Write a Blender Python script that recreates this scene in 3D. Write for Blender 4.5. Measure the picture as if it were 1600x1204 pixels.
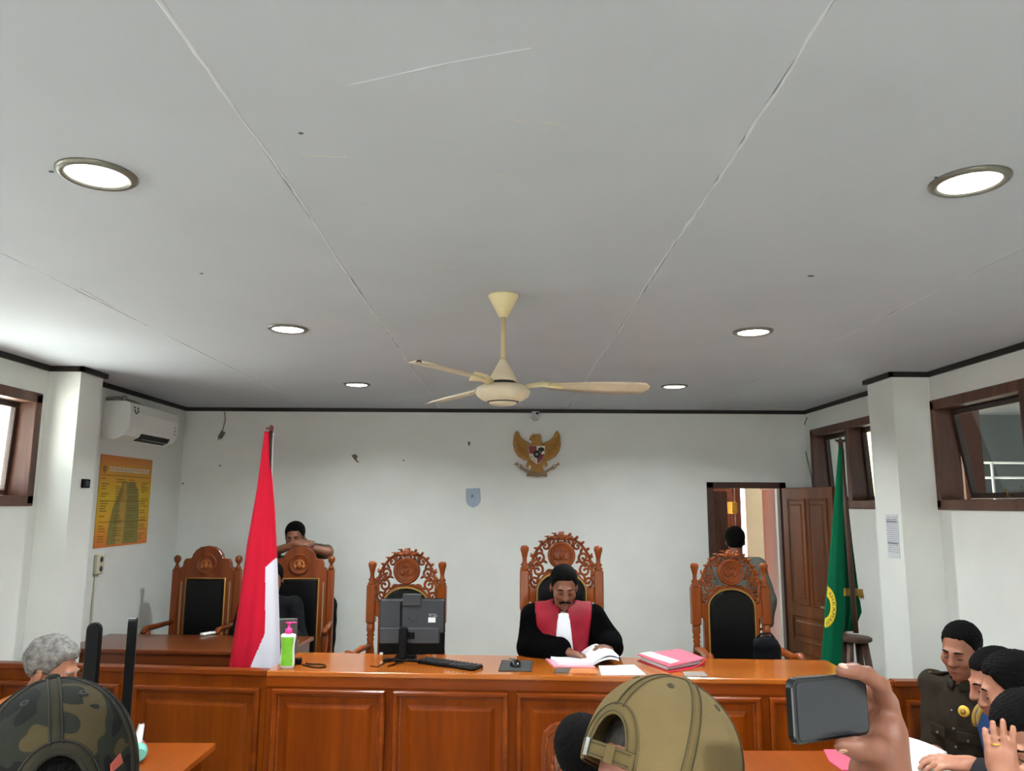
import bpy, math, random
import numpy as np
from mathutils import Vector, Matrix, Euler
random.seed(7); np.random.seed(7)
for o in list(bpy.data.objects): bpy.data.objects.remove(o)
S = bpy.context.scene; COL = S.collection; PI = math.pi
R = math.radians

# ------------------------------------------------------------------ camera
CAM_H = 2.0; PITCH = math.atan(185/1200); YAW = 10/1200; ROLL = 0.0045
fw = Vector((math.sin(YAW)*math.cos(PITCH), math.cos(YAW)*math.cos(PITCH), math.sin(PITCH)))
rt = Vector((math.cos(YAW), -math.sin(YAW), 0)); up = rt.cross(fw)
rt, up = rt*math.cos(ROLL)+up*math.sin(ROLL), up*math.cos(ROLL)-rt*math.sin(ROLL)
cd = bpy.data.cameras.new('camera'); cam = bpy.data.objects.new('camera', cd); COL.objects.link(cam)
cd.sensor_width = 36; cd.lens = 27.0; cd.clip_start = .05
cam.matrix_world = Matrix(((rt.x, up.x, -fw.x, 0), (rt.y, up.y, -fw.y, 0), (rt.z, up.z, -fw.z, CAM_H), (0, 0, 0, 1)))
S.camera = cam
# ------------------------------------------------------------------ sky, exposure
W = bpy.data.worlds.new('overcast_sky'); S.world = W; W.use_nodes = True
bg = W.node_tree.nodes['Background']; bg.inputs[0].default_value = (.93, .97, 1.0, 1); bg.inputs[1].default_value = 4.3
S.view_settings.view_transform = 'Standard'; S.view_settings.look = 'None'; S.view_settings.gamma = 1
S.view_settings.use_curve_mapping = False; S.view_settings.exposure = 0.76
LAMP_W = 17.0
sd = bpy.data.lights.new('sun', 'SUN'); sd.energy = 85.0; sd.angle = R(6); sd.color = (1, .97, .92); sun = bpy.data.objects.new('sun', sd); COL.objects.link(sun)
sun.rotation_euler = Vector((.2, .08, -1)).to_track_quat('-Z', 'Y').to_euler()

# ------------------------------------------------------------------ pixel helpers (a pixel of the photo at a known depth or height)
def pxY(px, py, d):
    v = fw*1200 + rt*(px-800) - up*(py-602); return Vector((0, 0, CAM_H)) + v*(d/v.y)
def pxZ(px, py, z):
    v = fw*1200 + rt*(px-800) - up*(py-602); return Vector((0, 0, CAM_H)) + v*((z-CAM_H)/v.z)
def pxX(px, py, x):
    v = fw*1200 + rt*(px-800) - up*(py-602); return Vector((0, 0, CAM_H)) + v*(x/v.x)

# ------------------------------------------------------------------ materials
MATS = {}
def srgb(c):
    return tuple(((x/255)/12.92 if x/255 <= .04045 else ((x/255+.055)/1.055)**2.4) for x in c)
def mat(name, col, rough=.6, metal=0, var=.0, scale=8, bump=0, bscale=60, coat=0, sheen=0, stretch=None, emit=0, sss=0, spec=.5):
    if name in MATS: return MATS[name]
    m = bpy.data.materials.new(name); m.use_nodes = True; nt = m.node_tree; b = nt.nodes['Principled BSDF']
    c = srgb(col); b.inputs['Base Color'].default_value = (*c, 1); b.inputs['Roughness'].default_value = rough
    b.inputs['Metallic'].default_value = metal; b.inputs['Coat Weight'].default_value = coat; b.inputs['Coat Roughness'].default_value = .15
    b.inputs['Sheen Weight'].default_value = sheen; b.inputs['Specular IOR Level'].default_value = spec
    if sss: b.inputs['Subsurface Weight'].default_value = sss; b.inputs['Subsurface Radius'].default_value = (.01, .004, .002); b.inputs['Subsurface Scale'].default_value = .6
    tc = nt.nodes.new('ShaderNodeTexCoord'); mp = nt.nodes.new('ShaderNodeMapping'); nt.links.new(tc.outputs['Object'], mp.inputs[0])
    if stretch: mp.inputs['Scale'].default_value = stretch
    if var:
        n = nt.nodes.new('ShaderNodeTexNoise'); n.inputs['Scale'].default_value = scale; n.inputs['Detail'].default_value = 6
        rp = nt.nodes.new('ShaderNodeValToRGB'); rp.color_ramp.elements[0].position = .3; rp.color_ramp.elements[1].position = .72
        rp.color_ramp.elements[0].color = (*[x*(1-var) for x in c], 1); rp.color_ramp.elements[1].color = (*[min(1, x*(1+var)) for x in c], 1)
        nt.links.new(mp.outputs[0], n.inputs[0]); nt.links.new(n.outputs[0], rp.inputs[0]); nt.links.new(rp.outputs[0], b.inputs['Base Color'])
    if bump:
        n2 = nt.nodes.new('ShaderNodeTexNoise'); n2.inputs['Scale'].default_value = bscale; n2.inputs['Detail'].default_value = 4
        bp = nt.nodes.new('ShaderNodeBump'); bp.inputs['Strength'].default_value = bump; bp.inputs['Distance'].default_value = .01
        nt.links.new(mp.outputs[0], n2.inputs[0]); nt.links.new(n2.outputs[0], bp.inputs['Height']); nt.links.new(bp.outputs[0], b.inputs['Normal'])
    if emit: b.inputs['Emission Color'].default_value = (*c, 1); b.inputs['Emission Strength'].default_value = emit
    MATS[name] = m; return m
def wood(name, c1, c2, rough=.3, axis='z', scale=5, coat=.35):
    if name in MATS: return MATS[name]
    m = mat(name, c1, rough, coat=coat, spec=.3); nt = m.node_tree; b = nt.nodes['Principled BSDF']
    mp = [n for n in nt.nodes if n.type == 'MAPPING'][0]
    s = {'x': (.09, 1, 1), 'y': (1, .09, 1), 'z': (1, 1, .09)}[axis]; mp.inputs['Scale'].default_value = s
    n = nt.nodes.new('ShaderNodeTexNoise'); n.inputs['Scale'].default_value = scale; n.inputs['Detail'].default_value = 3; n.inputs['Distortion'].default_value = 1.2
    n3 = nt.nodes.new('ShaderNodeTexNoise'); n3.inputs['Scale'].default_value = scale*14; n3.inputs['Detail'].default_value = 3
    mx = nt.nodes.new('ShaderNodeMath'); mx.operation = 'MULTIPLY_ADD'; mx.inputs[1].default_value = .3
    rp = nt.nodes.new('ShaderNodeValToRGB'); rp.color_ramp.elements[0].position = .45; rp.color_ramp.elements[1].position = .85
    rp.color_ramp.elements[0].color = (*srgb(c2), 1); rp.color_ramp.elements[1].color = (*srgb(c1), 1)
    for q in (n, n3): nt.links.new(mp.outputs[0], q.inputs[0])
    nt.links.new(n3.outputs[0], mx.inputs[0]); nt.links.new(n.outputs[0], mx.inputs[2]); nt.links.new(mx.outputs[0], rp.inputs[0]); nt.links.new(rp.outputs[0], b.inputs['Base Color'])
    return m
def glass(name='window_glass', tint=(.86, .9, .9)):
    if name in MATS: return MATS[name]
    m = bpy.data.materials.new(name); m.use_nodes = True; nt = m.node_tree; nt.nodes.remove(nt.nodes['Principled BSDF'])
    t = nt.nodes.new('ShaderNodeBsdfTransparent'); t.inputs[0].default_value = (*tint, 1); g = nt.nodes.new('ShaderNodeBsdfGlossy'); g.inputs['Roughness'].default_value = .02
    f = nt.nodes.new('ShaderNodeLayerWeight'); pw = nt.nodes.new('ShaderNodeMath'); pw.operation = 'POWER'; pw.inputs[1].default_value = 4; ad = nt.nodes.new('ShaderNodeMath'); ad.operation = 'MULTIPLY_ADD'; ad.inputs[1].default_value = .7; ad.inputs[2].default_value = .05; mx = nt.nodes.new('ShaderNodeMixShader')
    nt.links.new(f.outputs['Facing'], pw.inputs[0]); nt.links.new(pw.outputs[0], ad.inputs[0]); nt.links.new(ad.outputs[0], mx.inputs[0]); nt.links.new(t.outputs[0], mx.inputs[1]); nt.links.new(g.outputs[0], mx.inputs[2])
    nt.links.new(mx.outputs[0], nt.nodes['Material Output'].inputs[0]); MATS[name] = m; return m

# ------------------------------------------------------------------ mesh collecting
class MB:
    def __init__(s): s.v = []; s.f = []; s.mi = []; s.cur = 0; s.sm = []
    def add(s, vs, fs, smooth=False):
        o = len(s.v); s.v += [tuple(p) for p in vs]
        for f in fs: s.f.append(tuple(i+o for i in f)); s.mi.append(s.cur); s.sm.append(smooth)
        return s
    def box(s, x0, x1, y0, y1, z0, z1, M=None, bev=0):
        if bev:
            b = min(bev, .45*abs(x1-x0), .45*abs(y1-y0), .45*abs(z1-z0)); vs = []
            for x, sx in ((x0, 1), (x1, -1)):
                for y, sy in ((y0, 1), (y1, -1)):
                    for z, sz in ((z0, 1), (z1, -1)):
                        vs += [(x, y+sy*b, z+sz*b), (x+sx*b, y, z+sz*b), (x+sx*b, y+sy*b, z)]
            I = lambda i, j, k, a: (i*4+j*2+k)*3+a
            fs = [tuple(I(i, j, k, 0) for j, k in ((0, 0), (0, 1), (1, 1), (1, 0))) for i in (0, 1)]
            fs += [tuple(I(i, j, k, 1) for i, k in ((0, 0), (1, 0), (1, 1), (0, 1))) for j in (0, 1)]
            fs += [tuple(I(i, j, k, 2) for i, j in ((0, 0), (0, 1), (1, 1), (1, 0))) for k in (0, 1)]
            for i in (0, 1):
                for j in (0, 1): fs.append((I(i, j, 0, 0), I(i, j, 1, 0), I(i, j, 1, 1), I(i, j, 0, 1)))
                for k in (0, 1): fs.append((I(i, 0, k, 0), I(i, 1, k, 0), I(i, 1, k, 2), I(i, 0, k, 2)))
            for j in (0, 1):
                for k in (0, 1): fs.append((I(0, j, k, 1), I(1, j, k, 1), I(1, j, k, 2), I(0, j, k, 2)))
            for i in (0, 1):
                for j in (0, 1):
                    for k in (0, 1): fs.append((I(i, j, k, 0), I(i, j, k, 1), I(i, j, k, 2)))
        else:
            vs = [(x, y, z) for x in (x0, x1) for y in (y0, y1) for z in (z0, z1)]
            fs = [(0, 1, 3, 2), (4, 6, 7, 5), (0, 4, 5, 1), (2, 3, 7, 6), (0, 2, 6, 4), (1, 5, 7, 3)]
        if M is not None: vs = [M @ Vector(p) for p in vs]
        return s.add(vs, fs)
    def lathe(s, prof, n=20, M=None, cap=True):       # prof: [(r, z)]
        vs = []; fs = []
        for r, z in prof:
            for i in range(n): a = 2*PI*i/n; vs.append(Vector((r*math.cos(a), r*math.sin(a), z)))
        for k in range(len(prof)-1):
            for i in range(n): j = (i+1) % n; fs.append((k*n+i, k*n+j, (k+1)*n+j, (k+1)*n+i))
        if cap: fs.append(tuple(range(n))[::-1]); fs.append(tuple((len(prof)-1)*n+i for i in range(n)))
        if M is not None: vs = [M @ p for p in vs]
        return s.add(vs, fs, True)
    def tube(s, pts, rad, n=8, sx=1):                 # rad: number or list
        pts = [Vector(p) for p in pts]; m = len(pts)
        if not hasattr(rad, '__len__'): rad = [rad]*m
        vs = []; fs = []; prev = None
        for i, p in enumerate(pts):
            t = (pts[min(i+1, m-1)]-pts[max(i-1, 0)]).normalized()
            if prev is None: a = t.orthogonal().normalized()
            else: a = (prev - t*prev.dot(t)).normalized()
            prev = a; b = t.cross(a)
            for k in range(n): q = 2*PI*k/n; vs.append(p + (a*math.cos(q) + b*math.sin(q)*sx)*rad[i])
        for i in range(m-1):
            for k in range(n): j = (k+1) % n; fs.append((i*n+k, i*n+j, (i+1)*n+j, (i+1)*n+k))
        fs.append(tuple(range(n))[::-1]); fs.append(tuple((m-1)*n+k for k in range(n)))
        return s.add(vs, fs, True)
    def prism(s, out, y0, y1, M=None, bev=0):         # outline [(x, z)] extruded along y; bev shrinks the front (y0) rim
        n = len(out); vs = []; fs = []
        c = (sum(p[0] for p in out)/n, sum(p[1] for p in out)/n)
        loops = [(out, y1), (out, y0 + (bev if bev else 0)*(1 if y1 > y0 else -1))]
        if bev:
            ins = []
            for i in range(n):
                a, p, q = Vector(out[i-1]), Vector(out[i]), Vector(out[(i+1) % n])
                nn = (Vector((-(q-a).y, (q-a).x)))
                if nn.length: nn.normalize()
                if nn.dot(Vector(c)-p) < 0 and n < 9: nn = -nn
                ins.append(tuple(p+nn*bev))
            area = sum(out[i-1][0]*out[i][1]-out[i][0]*out[i-1][1] for i in range(n))
            if area < 0 and n >= 9: ins = [tuple(2*Vector(o)-Vector(i)) for o, i in zip(out, ins)]
            loops.append((ins, y0))
        for L, y in loops: vs += [Vector((p[0], y, p[1])) for p in L]
        for k in range(len(loops)-1):
            for i in range(n): j = (i+1) % n; fs.append((k*n+i, k*n+j, (k+1)*n+j, (k+1)*n+i))
        fs.append(tuple(range(n))[::-1]); fs.append(tuple((len(loops)-1)*n+i for i in range(n)))
        if M is not None: vs = [M @ p for p in vs]
        return s.add(vs, fs)
    def rings(s, steps, rect, M=None, fill=True):     # nested rectangles: steps [(inset, y)], rect (x0, x1, z0, z1)
        vs = []; fs = []; x0, x1, z0, z1 = rect
        for i, y in steps: vs += [Vector(p) for p in ((x0+i, y, z0+i), (x1-i, y, z0+i), (x1-i, y, z1-i), (x0+i, y, z1-i))]
        for k in range(len(steps)-1):
            for i in range(4): j = (i+1) % 4; fs.append((k*4+i, k*4+j, (k+1)*4+j, (k+1)*4+i))
        if fill: e = 4*(len(steps)-1); fs.append((e, e+1, e+2, e+3))
        if M is not None: vs = [M @ p for p in vs]
        return s.add(vs, fs)
    def ell(s, c, r, n=12, M=None):
        vs = []; fs = []; m = max(6, n//2)
        for i in range(m+1):
            t = PI*i/m
            for k in range(n): a = 2*PI*k/n; vs.append(Vector((c[0]+r[0]*math.sin(t)*math.cos(a), c[1]+r[1]*math.sin(t)*math.sin(a), c[2]+r[2]*math.cos(t))))
        for i in range(m):
            for k in range(n): j = (k+1) % n; fs.append((i*n+k, (i+1)*n+k, (i+1)*n+j, i*n+j))
        if M is not None: vs = [M @ p for p in vs]
        return s.add(vs, fs, True)
    def grid(s, P, closed=False, smooth=True, mf=None):   # P[i][j] points
        a = len(P); b = len(P[0]); o = len(s.v); s.v += [tuple(p) for row in P for p in row]
        for i in range(a-1):
            for j in range(b if closed else b-1):
                k = (j+1) % b; s.f.append((o+i*b+j, o+i*b+k, o+(i+1)*b+k, o+(i+1)*b+j)); s.mi.append(mf(i, j) if mf else s.cur); s.sm.append(smooth)
        return s
    def build(s, name, m, parent=None, recalc=True, solid=0):
        me = bpy.data.meshes.new(name); me.from_pydata([tuple(p) for p in s.v], [], s.f); ms = m if isinstance(m, (list, tuple)) else [m]
        for q in ms: me.materials.append(q)
        me.polygons.foreach_set('material_index', s.mi); me.polygons.foreach_set('use_smooth', s.sm)
        if recalc:
            import bmesh
            bm = bmesh.new(); bm.from_mesh(me); bmesh.ops.recalc_face_normals(bm, faces=bm.faces); bm.to_mesh(me); bm.free()
        me.update(); o = bpy.data.objects.new(name, me); COL.objects.link(o)
        if parent is not None: o.parent = parent
        if solid: md = o.modifiers.new('thickness', 'SOLIDIFY'); md.thickness = solid; md.offset = 0
        return o
def tag(o, label=None, cat=None, group=None, kind=None):
    if label: o['label'] = label
    if cat: o['category'] = cat
    if group: o['group'] = group
    if kind: o['kind'] = kind
    return o
def thing(name, label, cat, loc=(0, 0, 0), rz=0, group=None):
    o = bpy.data.objects.new(name, None); COL.objects.link(o); o.location = loc; o.rotation_euler = (0, 0, rz); o.empty_display_size = .1
    return tag(o, label, cat, group)
def copy_tree(o, parent=None):
    c = o.copy(); COL.objects.link(c); c.parent = parent
    for ch in list(o.children): copy_tree(ch, c)
    return c
def struct(name, mb, m, parent=None):
    o = mb.build(name, m, parent)
    if parent is None: o['kind'] = 'structure'
    return o
def text_mesh(txt, size, font_w=1.0):
    cu = bpy.data.curves.new('lettering', 'FONT'); cu.body = txt; cu.size = size; cu.align_x = 'CENTER'; cu.align_y = 'CENTER'
    ob = bpy.data.objects.new('lettering', cu); COL.objects.link(ob); dg = bpy.context.evaluated_depsgraph_get(); dg.update()
    me = bpy.data.meshes.new_from_object(ob.evaluated_get(dg)); vs = [tuple(v.co) for v in me.vertices]; fs = [tuple(p.vertices) for p in me.polygons]
    bpy.data.objects.remove(ob); bpy.data.curves.remove(cu); bpy.data.meshes.remove(me); return vs, fs

# ------------------------------------------------------------------ implicit-surface modelling for bodies, hair and clothes
def Rx(a): return np.array(Matrix.Rotation(a, 3, 'X'))
def Ry(a): return np.array(Matrix.Rotation(a, 3, 'Y'))
def Rz(a): return np.array(Matrix.Rotation(a, 3, 'Z'))
def cap(a, b, ra, rb=None, k=.02, sub=False): a = np.array(a, float); b = np.array(b, float); return ['cap', a, b, ra, ra if rb is None else rb, k, sub]
def ell(c, r, rot=None, k=.02, sub=False): return ['ell', np.array(c, float), np.array(r, float)*np.ones(3), rot, k, sub]
def prim_bound(p):
    if p[0] == 'cap': return (p[1]+p[2])/2, np.linalg.norm(p[2]-p[1])/2+max(p[3], p[4])
    return p[1], float(max(p[2]))
def prim_eval(p, Q, inf):
    if p[0] == 'cap':
        a, b = p[1], p[2]; ba = b-a; L = ba.dot(ba)+1e-12; t = np.clip(((Q-a) @ ba)/L, 0, 1)
        return np.linalg.norm(Q-a-t[:, None]*ba, axis=1)-(p[3]+(p[4]-p[3])*t)-inf
    q = Q-p[1]
    if p[3] is not None: q = q @ p[3]
    r = p[2]+inf; k0 = np.linalg.norm(q/r, axis=1); k1 = np.linalg.norm(q/(r*r), axis=1)+1e-9
    return k0*(k0-1)/k1
def xform(prims, Rm, T, sc=1.0):
    out = []
    for p in prims:
        if p[0] == 'cap': out.append(['cap', Rm @ (p[1]*sc)+T, Rm @ (p[2]*sc)+T, p[3]*sc, p[4]*sc, p[5]*sc, p[6]])
        else: out.append(['ell', Rm @ (p[1]*sc)+T, p[2]*sc, Rm if p[3] is None else Rm @ p[3], p[4]*sc, p[5]])
    return out
def sdf_mesh(name, prims, m, h=.008, inf=0., post=None, parent=None, smooth_it=0):
    lo = np.min([prim_bound(p)[0]-prim_bound(p)[1] for p in prims if not p[-1]], axis=0)-inf-.02
    hi = np.max([prim_bound(p)[0]+prim_bound(p)[1] for p in prims if not p[-1]], axis=0)+inf+.02
    n = np.ceil((hi-lo)/h).astype(int)+2; B = 14; F = np.full(n, 1., np.float32)
    bnd = [prim_bound(p) for p in prims]
    for i in range(0, n[0], B):
        for j in range(0, n[1], B):
            for k in range(0, n[2], B):
                s = (slice(i, min(i+B, n[0])), slice(j, min(j+B, n[1])), slice(k, min(k+B, n[2])))
                c = lo+h*(np.array([i, j, k])+B/2); rad = h*B*.87
                act = [p for p, (bc, br) in zip(prims, bnd) if np.linalg.norm(c-bc) < br+inf+rad+p[-2]+3*h]
                if not [p for p in act if not p[-1]]: continue
                g = np.stack(np.meshgrid(*[np.arange(q.start, q.stop) for q in s], indexing='ij'), -1); sh = g.shape[:3]
                Q = lo+h*g.reshape(-1, 3); d = None
                for p in act:
                    e = prim_eval(p, Q, inf if not p[-1] else -inf)
                    kk = p[-2]
                    if p[-1]:
                        if d is None: continue
                        hh = np.clip(.5-.5*(d+e)/kk, 0, 1); d = d*(1-hh)-e*hh+kk*hh*(1-hh)
                    elif d is None: d = e
                    else:
                        hh = np.clip(.5+.5*(d-e)/kk, 0, 1); d = d*(1-hh)+e*hh-kk*hh*(1-hh)
                if d is None: continue
                if post: d = post(Q, d)
                F[s] = d.reshape(sh)
    for ax in range(3):
        sl = [slice(None)]*3; sl[ax] = 0; F[tuple(sl)] = 1; sl[ax] = -1; F[tuple(sl)] = 1
    sg = F < 0; c8 = lambda A, a: A[a[0]:A.shape[0]-1+a[0], a[1]:A.shape[1]-1+a[1], a[2]:A.shape[2]-1+a[2]]
    cor = [(x, y, z) for x in (0, 1) for y in (0, 1) for z in (0, 1)]
    cnt = sum(c8(sg, a).astype(np.int8) for a in cor); mix = (cnt > 0) & (cnt < 8)
    idx = np.full(mix.shape, -1, np.int64); cells = np.argwhere(mix); idx[mix] = np.arange(len(cells))
    acc = np.zeros((len(cells), 3)); num = np.zeros(len(cells))
    for a in cor:
        for ax in range(3):
            if a[ax]: continue
            b = list(a); b[ax] = 1; fa = F[tuple((cells+a).T)]; fb = F[tuple((cells+b).T)]; w = (fa < 0) != (fb < 0)
            t = np.where(w, fa/(fa-fb+1e-12), 0); t = np.clip(t, 0, 1); p = np.array(a, float)+np.zeros((len(cells), 3)); p[:, ax] += t
            acc += p*w[:, None]; num += w
    V = lo+h*(cells+acc/np.maximum(num, 1)[:, None]); faces = []
    for ax in range(3):
        u, v = (ax+1) % 3, (ax+2) % 3; s0 = [slice(None)]*3; s1 = [slice(None)]*3; s0[ax] = slice(0, -1); s1[ax] = slice(1, None)
        ed = sg[tuple(s0)] != sg[tuple(s1)]; E = np.argwhere(ed); E = E[(E[:, u] > 0) & (E[:, v] > 0) & (E[:, u] < n[u]-1) & (E[:, v] < n[v]-1)]
        if not len(E): continue
        o = sg[tuple(E.T)]; q = []
        for du, dv in ((1, 1), (0, 1), (0, 0), (1, 0)): c = E.copy(); c[:, u] -= du; c[:, v] -= dv; q.append(idx[tuple(c.T)])
        q = np.stack(q, 1); q[~o] = q[~o][:, ::-1]; faces.append(q)
    Fc = np.concatenate(faces)
    for _ in range(smooth_it):
        A = np.zeros_like(V); N = np.zeros(len(V))
        for a in range(4):
            b = (a+1) % 4; np.add.at(A, Fc[:, a], V[Fc[:, b]]); np.add.at(N, Fc[:, a], 1); np.add.at(A, Fc[:, b], V[Fc[:, a]]); np.add.at(N, Fc[:, b], 1)
        V = V*.4+.6*A/np.maximum(N, 1)[:, None]
    me = bpy.data.meshes.new(name); me.vertices.add(len(V)); me.vertices.foreach_set('co', V.astype(np.float32).ravel())
    me.loops.add(Fc.size); me.loops.foreach_set('vertex_index', Fc.astype(np.int32).ravel()); me.polygons.add(len(Fc))
    me.polygons.foreach_set('loop_start', np.arange(0, Fc.size, 4, dtype=np.int32)); me.polygons.foreach_set('use_smooth', np.ones(len(Fc), bool))
    me.update(calc_edges=True); me.validate(); me.materials.append(m)
    ob = bpy.data.objects.new(name, me); COL.objects.link(ob)
    if parent is not None: ob.parent = parent
    return ob
# ------------------------------------------------------------------ shared materials
M_wall = mat('wall_paint', (224, 226, 221), .85, var=.035, scale=3, bump=.04, bscale=90)
M_ceil = mat('ceiling_paint', (182, 187, 194), .9, var=.03, scale=2.2, bump=.02, bscale=40)
M_filler = mat('joint_filler', (206, 209, 214), .9, var=.06, scale=12)
M_trim = mat('dark_trim', (24, 18, 16), .6, var=.2, scale=20)
M_floor = mat('floor_tile', (192, 184, 172), .3, var=.04, scale=4)
M_frame = wood('window_wood', (104, 70, 54), (74, 48, 38), .5, 'z', 6, .1)
M_bench = wood('bench_wood', (136, 60, 4), (97, 37, 1), .4, 'z', 3.2, .0)
M_benchx = wood('bench_wood_long', (144, 65, 5), (108, 43, 2), .32, 'x', 3.2, .15)
M_dark = wood('dark_desk_wood', (118, 58, 26), (82, 36, 14), .3, 'x', 4, .3)
M_wing = wood('wing_wood', (126, 58, 5), (88, 35, 2), .4, 'z', 3.2, .0)
M_wingx = wood('wing_wood_long', (130, 58, 6), (94, 36, 2), .34, 'x', 3.2, .1)
M_chair = wood('carved_wood', (158, 78, 28), (114, 50, 14), .32, 'z', 7, .25)
M_chair2 = wood('plain_chair_wood', (136, 66, 26), (100, 44, 14), .36, 'z', 5, .15)
for _m, _s in ((M_bench, .1), (M_benchx, .16), (M_wing, .1), (M_wingx, .16), (M_chair, .25)): _m.node_tree.nodes['Principled BSDF'].inputs['Specular IOR Level'].default_value = _s
M_leather = mat('black_leather', (7, 8, 9), .36, spec=.3, bump=.12, bscale=120)
M_gold = mat('gold_piping', (186, 150, 70), .45, metal=.3)
M_black = mat('black_plastic', (6, 6, 7), .45, spec=.15)
M_grey = mat('grey_plastic', (46, 50, 56), .5)
M_white = mat('white_plastic', (232, 232, 228), .35)
M_paper = mat('white_paper', (238, 238, 240), .8)
M_pink = mat('pink_card', (232, 92, 118), .6)
M_chrome = mat('chrome', (190, 190, 188), .2, metal=1)
XL, XR, YB, YF, ZC, ZP = -3.1, 2.92, 7.42, -4.0, 2.91, .15
# ------------------------------------------------------------------ shell
f = MB(); f.box(XL-.15, XR+.15, YF-.15, YB+.15, -.12, 0); f.box(1.0, 3.36, YB+.15, 9.7, -.12, 0); struct('floor', f, M_floor)
f = MB(); f.box(XL, XR, 4.3, YB, .001, ZP); struct('floor_platform', f, mat('platform_tile', (184, 176, 164), .35, var=.04))
f = MB(); f.box(-14, 14, -10, 22, -.5, -.3); struct('ground', f, mat('ground_paving', (190, 188, 182), .9, var=.1))
def wall_x(x0, x1, ya, yb, holes, z1):    # wall along y
    m = MB(); y = ya
    for a, b, za, zb in sorted(holes):
        m.box(x0, x1, y, a, 0, z1); m.box(x0, x1, a, b, 0, za); m.box(x0, x1, a, b, zb, z1); y = b
    m.box(x0, x1, y, yb, 0, z1); return m
def wall_y(y0, y1, xa, xb, holes, z1):
    m = MB(); x = xa
    for a, b, za, zb in sorted(holes):
        m.box(x, a, y0, y1, 0, z1)
        if za > 0: m.box(a, b, y0, y1, 0, za)
        m.box(a, b, y0, y1, zb, z1); x = b
    m.box(x, xb, y0, y1, 0, z1); return m
LW = [(3.45, 5.10), (.5, 2.7), (-2.9, -.7)]; RW = [(5.74, 7.29), (3.3, 5.21), (.5, 2.7), (-2.9, -.7)]
WZ0, WZ1 = 1.985, 2.70
struct('wall_left', wall_x(XL-.16, XL, YF, YB, [(a, b, WZ0, WZ1) for a, b in LW], 3.1), M_wall)
struct('wall_right', wall_x(XR, XR+.16, YF, YB, [(a, b, WZ0, WZ1) for a, b in RW], 3.1), M_wall)
DX0, DX1, DZ = 1.985, 2.64, 2.17
struct('wall_back', wall_y(YB, YB+.15, XL-.16, XR+.5, [(DX0, DX1, 0, DZ)], 3.1), M_wall)
struct('wall_front', wall_y(YF-.15, YF, XL-.16, XR+.16, [(-.9, .9, 0, 2.3)], 3.1), M_wall)  # unseen; opening shaped for the light it lets in from behind
m = MB(); m.box(-4, 4, -8, YF-.15, 3.0, 3.1); struct('ceiling_added_shade', m, M_wall)  # unseen roof added to cut sunlit bounce through the front opening
m = MB(); m.box(XL+.001, -2.885, 5.17, 5.46, .002, ZC-.003); struct('wall_pillar_left', m, M_wall)
m = MB(); m.box(2.66, XR-.001, 5.2, 5.56, .002, ZC-.003); struct('wall_pillar_right', m, M_wall)
# ceiling: one slab, five long boards with filled joints
m = MB(); m.box(XL-.16, XR+.16, YF-.15, YB+.15, ZC+.02, 3.2); m.box(1.0, 3.36, YB+.15, 9.7, 2.96, 3.2); ceil = struct('ceiling', m, M_ceil)
JX = [-3.1, -1.87, -.635, .595, 1.845, 2.92]
for a, b in zip(JX, JX[1:]):
    m = MB(); m.box(a+.0015, b-.0015, YF, YB, ZC, ZC+.02, bev=.0012); m.build('ceiling_board', M_ceil, ceil)
rr = random.Random(3)
for q, x in enumerate(JX[1:-1]):
    m = MB(); P = []; y = YF; dp = -.0016 if q in (1, 2) else -.0006
    while y < YB-.05:
        w = (.0035+.005*rr.random())*(1 if q in (1, 2) else .6); cx = x+.006*math.sin(y*3.1+q)+rr.uniform(-.003, .003)
        P.append([(cx-w, y, ZC+.002), (cx-w*.5, y, ZC+dp), (cx+w*.5, y, ZC+dp), (cx+w, y, ZC+.002)]); y += .06
    m.grid(P); m.build('joint_filler', M_filler, ceil)
M_stain = mat('ceiling_stain', (196, 190, 178), .9); M_spot = mat('ceiling_spot', (70, 66, 60), .9)
def streak(pts, w, mt, name, z=None):
    m = MB(); P = []
    for i in range(len(pts)-1):
        a = pxZ(*pts[i], ZC); b = pxZ(*pts[i+1], ZC)
        for t in np.linspace(0, 1, 14):
            p = a.lerp(b, t); d = (b-a).normalized(); s = Vector((-d.y, d.x, 0))*w*(.35+.65*rr.random())
            P.append([p-s+Vector((0, 0, .001)), p-s*.5-Vector((0, 0, .0015)), p+s*.5-Vector((0, 0, .0015)), p+s+Vector((0, 0, .001))])
    m.grid(P); m.build(name, mt, ceil)
streak([(545, 133), (700, 98), (830, 75)], .0018, M_filler, 'plaster_scratch')
for pts in ([(790, 186), (826, 190)], [(838, 190), (886, 197)], [(772, 272), (800, 273)], [(676, 420), (710, 421)], [(560, 318), (604, 322)], [(470, 243), (540, 245)]):
    streak(pts, .0022, M_stain, 'ceiling_stain')
streak([(125, 450), (178, 480)], .004, M_stain, 'plaster_crack')
for px, py, r_ in ((80, 268, .008), (1267, 431, .014), (315, 427, .008), (470, 208, .007), (1463, 277, .007)):
    p = pxZ(px, py, ZC); m = MB(); m.ell((p.x, p.y, p.z), (r_, r_*.7, .002), 10); m.build('screw_hole', M_spot, ceil)
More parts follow.
